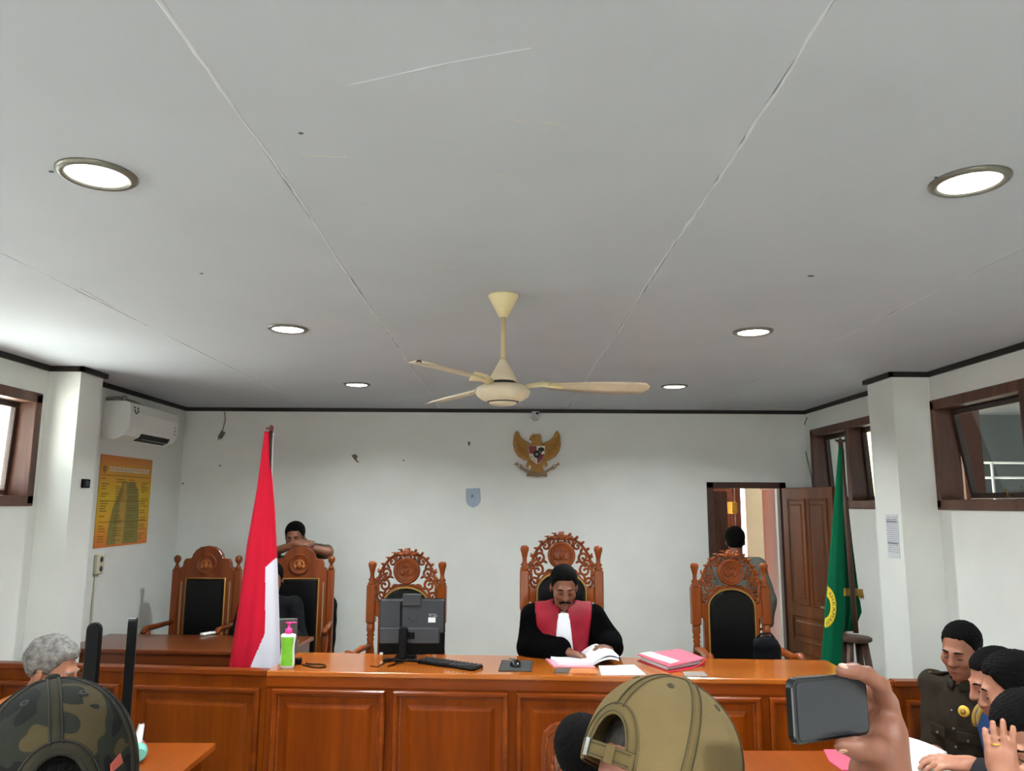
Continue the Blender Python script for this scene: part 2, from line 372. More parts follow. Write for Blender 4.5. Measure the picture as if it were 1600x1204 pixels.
# cornice strips
tn = 0
def cornice(pts):
    global tn; tn += 1; m = MB()
    for (xa, ya), (xb, yb) in zip(pts, pts[1:]): m.box(min(xa, xb)-.012, max(xa, xb)+.012, min(ya, yb)-.012, max(ya, yb)+.012, ZC-.035, ZC-.001)
    struct('trim_%d' % tn, m, M_trim)
cornice([(XL+.012, YF), (XL+.012, 5.158)]); cornice([(XL+.012, 5.158), (-2.873, 5.158), (-2.873, 5.472)]); cornice([(XL+.012, 5.48), (XL+.012, YB-.014)])
cornice([(XL, YB-.014), (XR, YB-.014)]); cornice([(XR-.012, 5.575), (XR-.012, YB-.014)]); cornice([(2.648, 5.572), (2.648, 5.188), (XR-.01, 5.188)]); cornice([(XR-.012, 5.188), (XR-.012, YF)])

# ------------------------------------------------------------------ windows
def window(n, side, a, b, panes, tilt=0):
    x = XL if side < 0 else XR; xi = x-.012*side; xo = x+.15*side
    X0, X1 = min(xi, xo), max(xi, xo)
    m = MB(); fw_ = .055
    m.box(X0, X1, a-.012, b+.012, WZ1-fw_, WZ1+.012, bev=.004); m.box(X0, X1, a-.012, b+.012, WZ0-.012, WZ0+fw_, bev=.004)
    m.box(X0, X1, a-.012, a+fw_, WZ0, WZ1, bev=.004); m.box(X0, X1, b-fw_, b+.012, WZ0, WZ1, bev=.004)
    w = struct('window_%d' % n, m, M_frame); st = (b-a)/panes
    for i in range(1, panes): q = MB(); q.box(X0, X1, a+i*st-.035, a+i*st+.035, WZ0+.04, WZ1-.04, bev=.004); q.build('mullion', M_frame, w)
    for i in range(panes):
        ya, yb = a+i*st+(.036 if i else fw_+.001), a+(i+1)*st-(.036 if i < panes-1 else fw_+.001); za, zb = WZ0+fw_+.002, WZ1-fw_-.002
        xc = x+.115*side; T = Matrix.Translation((xc, 0, zb)) @ Matrix.Rotation(-side*R(tilt), 4, 'Y')
        s = MB(); g = .035
        for bx_ in ((ya, yb, -g, 0), (ya, yb, za-zb, za-zb+g), (ya, ya+g, za-zb+g, -g), (yb-g, yb, za-zb+g, -g)): s.box(-.018, .018, bx_[0], bx_[1], bx_[2], bx_[3], T, bev=.003)
        so = s.build('sash', mat('sash_wood', (54, 38, 32), .5, var=.2), w)
        gl = MB(); gl.box(-.002, .002, ya+g, yb-g, za-zb+g, -g, T); gl.build('pane', glass(), so)
        if n in (2, 1): hd = MB(); ym = (ya+yb)/2; hd.tube([T @ Vector((-.02*side, ym, za-zb+.02)), T @ Vector((-.05*side, ym, za-zb+.02)), T @ Vector((-.05*side, ym, za-zb+.07))], .006); hd.build('latch', mat('brass', (150, 116, 60), .35, metal=.9), so)
    return w
window(1, -1, *LW[0], 2, 2); window(2, 1, *RW[1], 2, 9); window(3, 1, *RW[0], 2, 3)
window(4, -1, *LW[1], 3, 4); window(5, -1, *LW[2], 3, 4); window(6, 1, *RW[2], 3, 4); window(7, 1, *RW[3], 3, 4)
# outside on the right: neighbour wall, eave with post and rail
m = MB(); m.box(3.4, 5.62, 10.6, 10.8, -.3, 5); struct('wall_neighbour', m, mat('cream_render', (225, 205, 150), .9, var=.06))
m = MB(); m.box(3.09, 9, -6., 8.6, 3.15, 3.25); m.box(5.3, 9, 8.6, 9.8, 3.15, 3.25); m.box(8.9, 9, -6, 9.8, -.3, 3.15); struct('ceiling_eave', m, mat('eave_grey', (74, 76, 78), .9, var=.06))  # eave; its extra roof and far side wall are added to darken the walkway
m = MB(); m.box(5.62, 8.9, 9.7, 9.8, -.3, 3.15); struct('wall_walkway', m, mat('walkway_grey', (78, 86, 86), .9, var=.08))
t = thing('walkway_railing', 'white pipe railing beyond the tilted window pane', 'railing', (0, 0, -.3))
for z in (2.64, 2.82):
    q = MB(); q.tube([(5.66, 9.3, z), (7.2, 9.3, z)], .014); q.build('rail', M_white, t)
q = MB(); q.tube([(5.9, 9.3, 0), (5.9, 9.3, 2.82)], .016); q.build('upright', M_white, t)
q = MB(); q.box(4.55, 4.75, 7.6, 7.8, -.3, 3.148, bev=.01); tag(q.build('veranda_post', mat('post_brown', (92, 50, 35), .6, var=.1)), 'brown veranda post seen through the near right window', 'post')
# ------------------------------------------------------------------ back room beyond the door
struct('wall_anteroom_left', wall_x(1.0, 1.1, YB+.15, 9.7, [(8.7, 9.4, 1.5, 2.3)], 2.95), M_wall)  # unseen window opening added to brighten the room beyond the door
m = MB(); m.box(3.26, 3.36, YB+.15, 9.7, 0, 2.95); struct('wall_anteroom_right', m, M_wall)
struct('wall_anteroom_back', wall_y(9.6, 9.7, 1.0, 3.36, [(2.2, 2.976, 0, 2.5)], 2.95), mat('cream_wall', (226, 214, 186), .85, var=.03))
m = MB(); m.box(1.1, 3.26, YB+.15, 9.6, .001, ZP); struct('floor_anteroom', m, M_floor)
# ------------------------------------------------------------------ door in the back wall
m = MB(); m.box(DX0-.05, DX0+.012, YB-.02, YB+.06, ZP, DZ+.045, bev=.004); m.box(DX1-.012, DX1+.05, YB-.02, YB+.06, ZP, DZ+.045, bev=.004); m.box(DX0-.05, DX1+.05, YB-.02, YB+.16, DZ-.012, DZ+.045, bev=.004)
fr = struct('trim_door_frame', m, mat('frame_dark', (66, 40, 30), .5, var=.2))
M_door = wood('door_wood', (122, 64, 22), (80, 37, 9), .5, 'z', 5, .2)
def door_leaf(name, w, h, panels, mt, loc, rz, handle=True):
    o = MB(); o.box(0, w, -.018, .018, 0, h, bev=.003); d = o.build(name, mt); d.location = loc; d.rotation_euler = (0, 0, rz); d['kind'] = 'structure'
    for (x0, x1, z0, z1) in panels:
        for sgn in (1, -1):
            p = MB(); p.rings([(0, -.019*sgn), (.004, -.028*sgn), (.016, -.028*sgn), (.024, -.0195*sgn), (.05, -.0195*sgn), (.065, -.026*sgn)], (x0, x1, z0, z1)); p.build('door_panel', mt, d)
    if handle:
        p = MB(); p.box(w-.075, w-.045, -.027, -.018, .86, 1.02, bev=.003); p.tube([(w-.06, -.02, .97), (w-.06, -.065, .97), (w-.16, -.068, .97)], .009); p.build('door_handle', mat('handle_metal', (176, 160, 120), .3, metal=.9), d)
    return d
lw = .69; lh = DZ-ZP-.015
door_leaf('door_1', lw, lh, [(.07, .33, .95, lh-.1), (.36, .62, .95, lh-.1), (.07, .62, .62, .86), (.07, .33, .1, .54), (.36, .62, .1, .54)], M_door, (DX1+.02, YB-.03, ZP+.006), R(-73))
door_leaf('door_2', .62, 2.0, [(.06, .27, 1.0, 1.9), (.33, .56, 1.0, 1.9), (.06, .56, .1, .85)], wood('door_dark', (98, 66, 52), (70, 44, 34), .5, 'z', 5, .1), (1.86, 8.5, ZP+.001), R(12), False)
door_leaf('door_3', .48, 2.35, [(.06, .42, 1.3, 2.2), (.06, .42, .15, 1.2)], wood('door_red', (140, 74, 46), (104, 50, 30), .45, 'z', 5, .2), (2.42, 9.52, ZP+.001), R(3), False)
t = thing('wardrobe', 'reddish brown cupboard seen at the right inside the doorway', 'cupboard', (2.92, 8.3, ZP))
q = MB(); q.box(0, .33, 0, .5, 0, 2.02, bev=.006); q.build('body', wood('cupboard_wood', (150, 84, 66), (116, 60, 46), .45, 'z', 5, .2), t)
q = MB(); q.box(-.015, .335, -.02, .52, 2.02, 2.06, bev=.004); q.build('cornice', mat('cupboard_edge', (176, 120, 100), .5), t)
for x in (.01, .17):
    q = MB(); q.rings([(0, -.001), (.004, -.02), (.04, -.02), (.05, -.008)], (x, x+.15, .06, 1.98)); dd = q.build('door', MATS['cupboard_wood'], t)
    q = MB(); q.ell((x+.13, -.03, 1.1), (.014, .014, .014)); q.build('knob', M_gold, dd)
t = thing('storage_box', 'dark brown box on top of the cupboard inside the doorway', 'box', (2.95, 8.45, ZP+2.062))
q = MB(); q.box(0, .28, -.1, .25, 0, .3, bev=.006); q.build('body', mat('dark_box', (84, 58, 44), .7, var=.15), t)
q = MB(); q.box(-.01, .29, -.11, .26, .3, .36, bev=.006); q.build('lid', mat('dark_box_lid', (74, 50, 40), .7, var=.15), t)
q = MB(); c = pxY(1147, 793, 9.1)
for z in (-.04, 0, .04):
    q.tube([(c.x+.03*math.cos(a), c.y-.02, c.z+z+.022*math.sin(a)) for a in np.linspace(0, 2*PI, 14)], .006, 6)
q.box(c.x-.02, c.x+.02, c.y-.015, c.y+.3, c.z-.07, c.z+.07)
tag(q.build('wall_ornament', mat('ornament_gold', (206, 160, 50), .4, metal=.4)), 'small golden ornament on the brown door inside the doorway', 'ornament')

# ------------------------------------------------------------------ ceiling lights
M_rim = mat('light_rim', (120, 118, 108), .35, metal=.6)
M_lamp = mat('lamp_diffuser', (255, 255, 252), .5, emit=14)
def downlight(x, y, label):
    t = thing('ceiling_light', label, 'light', (x, y, ZC), 0, 'recessed round ceiling lights')
    q = MB(); q.lathe([(.078, .004), (.105, .002), (.104, -.006), (.094, -.013), (.083, -.011), (.078, -.003)], 40, cap=False); q.build('rim', M_rim, t)
    q = MB(); q.lathe([(.079, -.002), (.079, -.006), (.06, -.0095), (.02, -.011), (.001, -.0112)], 40, cap=False); q.build('diffuser', M_lamp, t)
    l = bpy.data.lights.new('lamp', 'AREA'); l.shape = 'DISK'; l.size = .15; l.energy = LAMP_W; l.color = (.93, 1.0, 1.0); l.spread = R(150)
    lo = bpy.data.objects.new('lamp', l); COL.objects.link(lo); lo.parent = t; lo.location = (0, 0, -.016)
for i, y in enumerate((5.88, 3.97, 2.05)):
    nm = ('farthest', 'middle', 'nearest')[i]
    downlight(-1.15, y, 'lit round recessed ceiling light, %s of the row left of the fan' % nm); downlight(1.31, y, 'lit round recessed ceiling light, %s of the row right of the fan' % nm)
for y, nm in ((.13, 'first'), (-1.8, 'second'), (-3.3, 'third')):  # unseen lamps added behind the viewer to light the room
    for x, sd in ((-1.15, 'left'), (1.31, 'right')): downlight(x, y, 'unseen round ceiling light added to light the room, %s behind the viewer on the %s' % (nm, sd))
# ------------------------------------------------------------------ ceiling fan
M_cream = mat('cream_enamel', (226, 208, 160), .4, var=.05); M_cream2 = mat('dusty_cream', (216, 200, 172), .5, var=.1, scale=14)
t = thing('ceiling_fan', 'cream ceiling fan hanging on a rod from the middle of the ceiling', 'fan', (-.012, 3.29, ZC))
q = MB(); q.lathe([(.066, 0), (.067, -.008), (.06, -.02), (.02, -.098), (.016, -.1)], 32); q.build('canopy', M_cream, t)
q = MB(); q.lathe([(.0105, -.09), (.0105, -.31)], 16); q.build('rod', mat('rod_cream', (204, 182, 140), .45), t)
q = MB(); q.lathe([(.014, -.285), (.02, -.3), (.055, -.365), (.062, -.385)], 32); q.build('motor_cover', M_cream2, t)
q = MB(); q.lathe([(.05, -.383), (.06, -.392), (.06, -.4)], 32); q.build('motor_gap', M_trim, t)
q = MB(); q.lathe([(.06, -.4), (.09, -.402), (.113, -.415), (.119, -.432), (.112, -.45), (.09, -.466), (.064, -.476), (.062, -.476)], 40); q.lathe([(.061, -.474), (.058, -.482), (.045, -.489), (.02, -.493), (.001, -.494)], 32, cap=False); mo = q.build('motor', M_cream2, t)
q = MB(); q.lathe([(.068, -.4715), (.0685, -.4755), (.062, -.478), (.062, -.474)], 40, cap=False); q.build('groove', M_trim, mo)
for a in (2, 122, 242):
    Mz = Matrix.Rotation(R(a), 4, 'Z') @ Matrix.Translation((0, 0, -.405)) @ Matrix.Rotation(R(-11), 4, 'X'); q = MB(); out = []
    for s in np.linspace(0, 1, 16):
        r_ = .2+.44*s; w = .035+.045*math.sin(min(1, s*1.35)*PI*.5)
        if s > .9: w *= math.sqrt(max(0.04, 1-((s-.9)/.1)**2))
        out.append((r_, w))
    P = [[Mz @ Vector((r_, w*k, .004*zz+.01*(1-k*k)-.006*s_)) for k, zz in ((-1, 0), (-.5, 1), (0, 1), (.5, 1), (1, 0), (.5, -1), (0, -1), (-.5, -1))] for s_, (r_, w) in zip(np.linspace(0, 1, 16), out)]
    q.grid(P, closed=True); bl = q.build('blade', M_cream2, t)
    q = MB(); q.tube([Mz @ Vector((.1, 0, .0)), Mz @ Vector((.17, 0, .01)), Mz @ Vector((.26, 0, .004))], [.016, .02, .026], 8, .3); q.build('blade_bracket', M_cream, bl)

# ------------------------------------------------------------------ judges' bench and low partitions
def panel(parent, rect, mp, mm):
    q = MB(); q.rings([(0, .0), (0, -.022), (.008, -.03), (.02, -.03), (.03, -.022), (.034, -.008), (.045, -.006)], rect, fill=False); q.build('panel_molding', mm, parent)
    i = .045; q = MB(); q.rings([(0, -.004), (.03, -.005), (.055, -.018), (.06, -.019)], (rect[0]+i, rect[1]-i, rect[2]+i, rect[3]-i)); q.build('raised_panel', mp, parent)
BR = math.atan2(4.392-4.57, 1.553+1.30)
bench = thing('judges_bench', 'long varnished wooden judges bench with raised front panels, in the middle', 'bench', (.385, 4.465, ZP), BR)
BH = 1.06-ZP
q = MB(); q.box(-1.735, 1.735, 0, .03, 0, BH-.03, bev=.002); q.build('front_board', M_bench, bench)
q = MB(); q.box(-1.735, 1.735, -.006, .0, BH-.085, BH-.03); q.build('top_rail', M_benchx, bench)
q = MB(); q.box(-1.735, 1.57, -.012, .54, BH-.03, BH, bev=.005); q.build('worktop', wood('worktop_wood', (190, 108, 36), (152, 74, 16), .2, 'x', 2.5, .6), bench)
for x in (-1.735, 1.53): q = MB(); q.box(x, x+.03, .03, .52, 0, BH-.03); q.build('end_board', M_bench, bench)
q = MB(); q.box(-1.735, 1.735, -.02, 0, 0, .09, bev=.004); q.build('plinth', M_benchx, bench)
q = MB(); q.box(1.571, 1.735, -.012, .06, BH-.03, BH-.004, bev=.005); q.build('end_cap', M_benchx, bench)
for i in range(5): panel(bench, (-1.695+.69*i, -1.695+.69*i+.645, .14, BH-.095), M_bench, M_benchx)
# carved shield in the middle panel
sh = [(-.165, .62), (-.12, .66), (-.06, .672), (0, .68), (.06, .672), (.12, .66), (.165, .62), (.18, .54), (.178, .42), (.15, .32), (.08, .24), (0, .2), (-.08, .24), (-.15, .32), (-.178, .42), (-.18, .54)]
q = MB(); q.prism(sh, -.04, -.012, bev=.008); em = q.build('carved_shield', M_chair, bench)
q = MB(); q.tube([(x*.86, -.044, .44+(z-.44)*.86) for x, z in sh+sh[:1]], .006, 6)
for i in range(22):
    a = 2*PI*i/22; q.ell((.115*math.cos(a), -.042, .44+.15*math.sin(a)), (.014, .01, .02), 8)
q.ell((0, -.04, .44), (.06, .018, .09), 12); q.ell((0, -.045, .55), (.03, .014, .03), 10)
q.build('relief', M_chair, em)
def partition(name, label, a, b, n, end_gap=.05, rects=None):
    a = Vector(a); b = Vector(b); d = b-a; L = d.length; t = thing(name, label, 'partition', (a.x, a.y, ZP), math.atan2(d.y, d.x))
    q = MB(); q.box(0, L, 0, .035, 0, BH-.03, bev=.002); q.build('board', M_wing, t)
    q = MB(); q.box(-.0, L, -.015, .06, BH-.03, BH, bev=.004); q.build('cap_rail', M_wingx, t)
    q = MB(); q.box(0, L, -.018, 0, 0, .09, bev=.003); q.build('plinth', M_wingx, t)
    w = L/n
    for i in range(n): panel(t, (w*i+end_gap, w*(i+1)-.03, .14, BH-.095), M_wing, M_wingx)
    return t
partition('low_partition', 'low wooden partition left of the judges bench, under the red and white flag', (-3.02, 4.77), (-1.3485, 4.576), 2)
partition('low_partition', 'low wooden partition right of the judges bench, behind the seated officer', (2.119, 4.352), (2.9, 4.345), 2)

# ------------------------------------------------------------------ carved judge chairs
def spiral(cx, cz, r0, a0, turns, sgn=1, n=20, shrink=.2):
    return [(cx+(r0*(1-(1-shrink)*t))*math.cos(a0+sgn*turns*2*PI*t), 0, cz+(r0*(1-(1-shrink)*t))*math.sin(a0+sgn*turns*2*PI*t)) for t in np.linspace(0, 1, n)]
def carved_chair(label, loc, rz, dz=0):
    t = thing('carved_chair', label, 'chair', loc, rz, 'tall carved chairs behind the judges bench')
    for s in (-1, 1):
        q = MB(); T = Matrix.Translation((.256*s, 0, 0)); z = dz
        q.box(-.032, .032, -.032, .032, .0, .60, T, bev=.005)
        q.lathe([(.03, .6), (.034, .615+z*.2), (.024, .63+z*.4), (.034, .66+z*.6), (.038, .70+z), (.033, .78+z), (.022, .87+z), (.027, .89+z), (.02, .9+z), (.03, .915+z), (.022, .93+z), (.03, .95+z), (.028, 1.0+z)], 16, T)
        q.box(-.033, .033, -.033, .033, 1.0+z, 1.27+z, T, bev=.008)
        q.lathe([(.028, 1.265+z), (.032, 1.28+z), (.02, 1.29+z), (.029, 1.302+z), (.016, 1.32+z), (.015, 1.345+z), (.024, 1.385+z), (.03, 1.402+z), (.03, 1.42+z), (.02, 1.432+z), (.004, 1.435+z)], 16, T)
        q.build('back_post', M_chair, t)
    # back panel with arched opening for the pad
    z = dz; out = [(-.2, .46), (.2, .46), (.2, 1.04+z), (.224, 1.06+z), (.224, 1.16+z), (.19, 1.145+z)]
    out += [(.15*math.cos(a)*1.18, 1.13+z+.145*math.sin(a)) for a in np.linspace(.25, PI-.25, 11)] + [(-.19, 1.145+z), (-.224, 1.16+z), (-.224, 1.06+z), (-.2, 1.04+z)]
    q = MB(); q.prism(out, -.022, .022, bev=.006); q.build('back_panel', M_chair, t)
    pad = [(-.158, .64), (-.08, .635), (0, .655), (.08, .635), (.158, .64)]
    pad = [(-.15, .655), (-.1, .63), (-.03, .648), (0, .652), (.03, .648), (.1, .63), (.15, .655), (.162, .70)]
    pad += [(.162, 1.08+z)] + [(.162*math.cos(a), 1.12+z+.125*math.sin(a)) for a in np.linspace(.15, PI-.15, 13)] + [(-.162, 1.08+z), (-.162, .70)]
    q = MB(); q.prism(pad, -.05, -.02, bev=.014); o = q.build('back_pad', M_leather, t)
    q = MB(); q.tube([(x*1.035, -.026, .94+(zz-.94)*1.02) for x, zz in pad+pad[:1]], .006, 6); q.build('piping', M_gold, o)
    # carved crest
    q = MB(); C0 = 1.255+z
    arch = [(.212*math.cos(a), 0, C0+.245*math.sin(a)) for a in np.linspace(-.25, PI+.25, 40)]; q.tube(arch, .0085, 8, 1.4)
    for i in range(15):
        a = -.05+(PI+.1)*i/14; rx, rz_ = .226*math.cos(a), .262*math.sin(a)
        q.tube([(rx*.95, -.004, C0+rz_*.95), (rx*1.02+.012*math.sin(a), -.012, C0+rz_*1.03), (rx*1.03+.016*math.sin(a)*(1 if a < PI/2 else -1), -.006, C0+rz_*1.035)], [.010, .011, .003], 6)
    for s in (-1, 1):
        for cx, cz, r0, a0, tu, sg in ((.165, .01, .045, 1.2, 1.2, 1), (.155, .10, .042, -1.2, 1.2, -1), (.11, .175, .036, 0, 1.2, 1), (.13, -.05, .045, 2.6, 1.1, -1), (.185, -.065, .036, -1.6, 1.2, 1), (.2, .04, .03, 2, 1.1, -1), (.06, .205, .03, -2.4, 1.1, 1), (.085, -.015, .034, 3.4, 1.1, -1), (.045, -.012, .024, 1.0, 1.1, 1), (.17, .055, .03, .3, 1.0, 1)):
            pts = spiral(cx, C0+cz, r0, a0, tu, sg); q.tube([(p[0]*s, 0, p[2]) for p in pts], list(np.linspace(.0085, .006, len(pts))), 6, 1.3)
            e = pts[-1]; q.ell((e[0]*s, -.004, e[2]), (.010, .013, .010), 8)
        for x, zz, a in ((.1, .06, .6), (.13, .13, 1.1), (.06, .15, 2), (.1, -.03, -.4), (.2, -.02, .2), (.16, -.09, -.9), (.19, .09, 1.0), (.03, .19, 1.8)):
            q.tube([(s*x, 0, C0+zz), (s*(x+.022*math.cos(a)), -.008, C0+zz+.022*math.sin(a)), (s*(x+.045*math.cos(a)), 0, C0+zz+.045*math.sin(a))], [.005, .011, .004], 6)
    q.build('carved_crest', M_chair, t)
    q = MB()
    for a in (-75, -48, -22, 0, 22, 48, 75):
        L = .05 if abs(a) < 60 else .085; d = Vector((math.sin(R(a)), 0, math.cos(R(a)))); b = Vector((0, -.01, C0+.222))
        q.tube([b, b+d*L*.5+Vector((0, -.02, 0)), b+d*L], [.01, .018, .004], 8, .6)
    q.ell((0, -.025, C0+.235), (.022, .018, .02), 10); q.build('crown_leaf', M_chair, t)
    q = MB(); T = Matrix.Translation((0, -.03, C0+.115)) @ Matrix.Rotation(PI/2, 4, 'X')
    q.lathe([(.001, .014), (.04, .013), (.074, .010), (.079, .015), (.09, .015), (.096, .006), (.096, -.03)], 36, T, cap=False); md = q.build('medallion', M_chair, t)
    q = MB(); c = C0+.115
    q.tube([(.07*math.cos(a), -.045, c+.07*math.sin(a)) for a in np.linspace(0, 2*PI, 30)], .004, 6)
    q.tube([(.035*math.cos(a), -.045, c+.01+.03*math.sin(a)) for a in np.linspace(.3, PI-.3, 14)], .007, 6); q.ell((0, -.043, c), (.018, .014, .026), 10); q.ell((0, -.045, c+.034), (.01, .01, .012), 8)
    for s in (-1, 1): q.tube([(s*.015, -.045, c-.03), (s*.045, -.045, c-.022), (s*.05, -.045, c+.01)], .006, 6)
    q.build('relief', M_chair, md)
    # seat, arms, legs
    q = MB(); q.box(-.28, .28, -.5, .0, .40, .45, bev=.01); q.build('seat_frame', M_chair, t)
    q = MB(); q.box(-.25, .25, -.48, -.03, .45, .51, bev=.025); q.build('seat_pad', M_leather, t)
    for s in (-1, 1):
        q = MB(); q.tube([(s*.262, -.02, .84), (s*.275, -.2, .855), (s*.29, -.36, .84), (s*.305, -.44, .862), (s*.31, -.48, .83)], [.02, .026, .028, .03, .024], 10, .8); q.lathe([(.02, .45), (.03, .52), (.02, .6), (.03, .7), (.02, .78), (.022, .84)], 12, Matrix.Translation((s*.275, -.4, 0))); q.build('armrest', M_chair, t)
        q = MB(); q.lathe([(.022, 0), (.028, .03), (.022, .08), (.034, .2), (.03, .4)], 14, Matrix.Translation((s*.25, -.46, 0))); q.build('leg', M_chair, t)
    return t
carved_chair('tall carved wooden chair with medallion crest behind the computer monitor', (-.706, 5.72, ZP), R(-4))
carved_chair('tallest carved wooden chair, the robed judge sitting in it', (.395, 5.47, ZP), R(-2), .13)
carved_chair('tall carved wooden chair standing empty in front of the open door', (1.63, 5.70, ZP), R(3))
# ------------------------------------------------------------------ plain chairs at the left
def plain_chair(label, loc, rz):
    t = thing('plain_chair', label, 'chair', loc, rz, 'plain high backed chairs at the left desk')
    for s in (-1, 1):
        q = MB(); T = Matrix.Translation((.262*s, 0, 0)); q.box(-.028, .028, -.025, .025, 0, 1.3, T, bev=.006)
        q.lathe([(.026, 1.3), (.02, 1.32), (.013, 1.33), (.012, 1.345), (.024, 1.36), (.03, 1.38), (.026, 1.4), (.01, 1.412), (.002, 1.413)], 14, T); q.build('back_post', M_chair2, t)
    half = [(.232, .46), (.232, 1.29), (.225, 1.31), (.205, 1.325), (.2, 1.36), (.185, 1.385), (.14, 1.388), (.13, 1.4), (.125, 1.42), (.1, 1.455), (.06, 1.482), (0, 1.492)]
    out = half + [(-x, z) for x, z in half[-2::-1]]
    q = MB(); q.prism(out, -.022, .022, bev=.005); q.build('back_panel', M_chair2, t)
    q = MB(); q.box(-.158, .158, -.045, -.02, .6, 1.22, bev=.012); o = q.build('back_pad', M_leather, t)
    q = MB(); q.tube([(-.166, -.026, .59), (.166, -.026, .59), (.166, -.026, 1.228), (-.166, -.026, 1.228), (-.166, -.026, .59)], .005, 6); q.build('piping', M_gold, o)
    for s in (-1, 1): q = MB(); q.box(s*.205-.006, s*.205+.006, -.027, -.02, .7, 1.2, bev=.002); q.build('inlay', mat('pale_inlay', (150, 120, 86), .5), t)
    q = MB(); T = Matrix.Translation((0, -.022, 1.345)) @ Matrix.Rotation(PI/2, 4, 'X'); q.lathe([(.001, .012), (.04, .011), (.07, .008), (.075, .012), (.083, .012), (.086, -.005)], 30, T, cap=False); md = q.build('medallion', M_chair2, t)
    q = MB(); q.tube([(.04*math.cos(a), -.034, 1.34+.035*math.sin(a)) for a in np.linspace(0, PI, 12)], .006, 6); q.ell((0, -.034, 1.34), (.018, .01, .03), 10)
    for s in (-1, 1): q.ell((s*.035, -.033, 1.325), (.016, .008, .02), 8)
    q.build('relief', mat('relief_wood', (170, 96, 44), .3), md)
    q = MB(); q.box(-.28, .28, -.5, 0, .40, .45, bev=.01); q.build('seat_frame', M_chair2, t)
    q = MB(); q.box(-.25, .25, -.48, -.03, .45, .5, bev=.02); q.build('seat_pad', M_leather, t)
    for s in (-1, 1):
        q = MB(); q.tube([(s*.27, -.02, .87), (s*.285, -.22, .87), (s*.29, -.40, .875), (s*.29, -.44, .85)], [.022, .028, .03, .024], 10, .7); q.lathe([(.02, .45), (.03, .55), (.02, .68), (.03, .78), (.022, .86)], 12, Matrix.Translation((s*.285, -.38, 0))); q.build('armrest', M_chair2, t)
        q = MB(); q.box(s*.25-.025, s*.25+.025, -.49, -.44, 0, .4, bev=.004); q.build('leg', M_chair2, t)
    return t
plain_chair('plain high backed wooden chair standing empty by the left wall', (-2.49, 6.62, ZP), R(-3))
plain_chair('plain high backed wooden chair with a man leaning over its back', (-1.72, 6.62, ZP), R(4))
# ------------------------------------------------------------------ left desk
t = thing('clerk_desk', 'dark glossy wooden desk behind the left partition', 'desk', (-2.28, 5.50, ZP), R(-3.5)); dz = 1.0-ZP
q = MB(); q.box(-.8, .8, 0, .62, dz-.03, dz, bev=.006); q.build('desktop', M_dark, t)
q = MB(); q.box(-.76, .76, .03, .06, .05, dz-.03); q.build('front_panel', M_dark, t)
for s in (-1, 1): q = MB(); q.box(s*.76-.02, s*.76+.02, .03, .58, 0, dz-.03, bev=.003); q.build('side_panel', M_dark, t)
q = MB(); q.box(-.76, .76, .02, .035, dz-.1, dz-.03); q.build('apron', M_dark, t)
# ------------------------------------------------------------------ front tables (only their ends show)
def side_table(label, x0, x1, y0, y1, z):
    t = thing('side_table', label, 'table', ((x0+x1)/2, (y0+y1)/2, 0)); w = (x1-x0)/2; h = (y1-y0)/2
    q = MB(); q.box(-w, w, -h, h, z-.035, z, bev=.005); q.build('tabletop', wood('table_wood', (160, 82, 26), (124, 54, 12), .34, 'y', 3, .2), t)
    q = MB(); q.box(-w+.05, w-.05, -h+.05, h-.05, z-.12, z-.035); q.build('apron', M_wing, t)
    for a in (-1, 1):
        for b in (-1, 1): q = MB(); q.box(a*(w-.07)-.03, a*(w-.07)+.03, b*(h-.07)-.03, b*(h-.07)+.03, 0, z-.12, bev=.004); q.build('leg', M_wing, t)
    return t
side_table('wooden side table at the left front beside the grey haired man', -1.86, -1.48, 2.3, 4.2, .78)
side_table('wooden side table at the right front in front of the seated officer', 1.1, 1.74, 2.95, 4.09, .78)
# ------------------------------------------------------------------ flags
def interp(tab, v):
    return float(np.interp(v, [a for a, b in tab], [b for a, b in tab]))
def cloth(parent, name, left, right, y, ys, mats, mf=None, depth=.75, ripple=.1, nf=7, ph=0, n=96):
    q = MB(); P = []
    for i, py in enumerate(ys):
        a = pxY(interp(left, py), py, y); b = pxY(interp(right, py), py, y); c = (a+b)/2; w = (b-a).length/2; v = i/(len(ys)-1); row = []
        for k in range(n):
            th = 2*PI*k/n; rip = 1-ripple*v**.5*(.5+.5*math.sin(nf*th+ph+1.3*math.sin(2.2*v+th)))
            row.append(Vector((c.x+w*math.cos(th)*(1-.35*(1-rip)), y+w*depth*math.sin(th)*rip-(1-rip)*.0, c.z)))
        P.append(row)
    q.grid(P, closed=True, mf=(lambda i, j: mf(P[i][j], ys[i], 2*PI*j/n)) if mf else None)
    q.v = [tuple(Vector(p)-parent.location) for p in q.v]
    return q.build(name, mats, parent, solid=.003), P
def pole_between(parent, a, b, r0, r1, m, name='pole'):
    q = MB(); q.tube([Vector(a)-parent.location, (Vector(a)+Vector(b))/2-parent.location, Vector(b)-parent.location], [r0, (r0+r1)/2, r1], 12); return q.build(name, m, parent)
M_red = mat('flag_red', (198, 20, 48), .8, spec=.2, var=.06, scale=3); M_fw = mat('flag_white', (222, 222, 234), .8, spec=.2)
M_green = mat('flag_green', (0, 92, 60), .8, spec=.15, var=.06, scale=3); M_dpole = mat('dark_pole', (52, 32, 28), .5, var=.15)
YFL = 5.12; base = pxY(424, 900, YFL); t = thing('national_flag', 'red and white flag draped on a dark pole behind the partition', 'flag', (base.x, YFL, ZP))
top = pxY(424, 671, YFL); pole_between(t, (base.x, YFL, ZP+.04), top, .016, .014, M_dpole)
q = MB(); q.lathe([(.15, 0), (.15, .02), (.05, .05), (.025, .12), (.02, .16)], 28); q.build('pole_base', M_dpole, t)
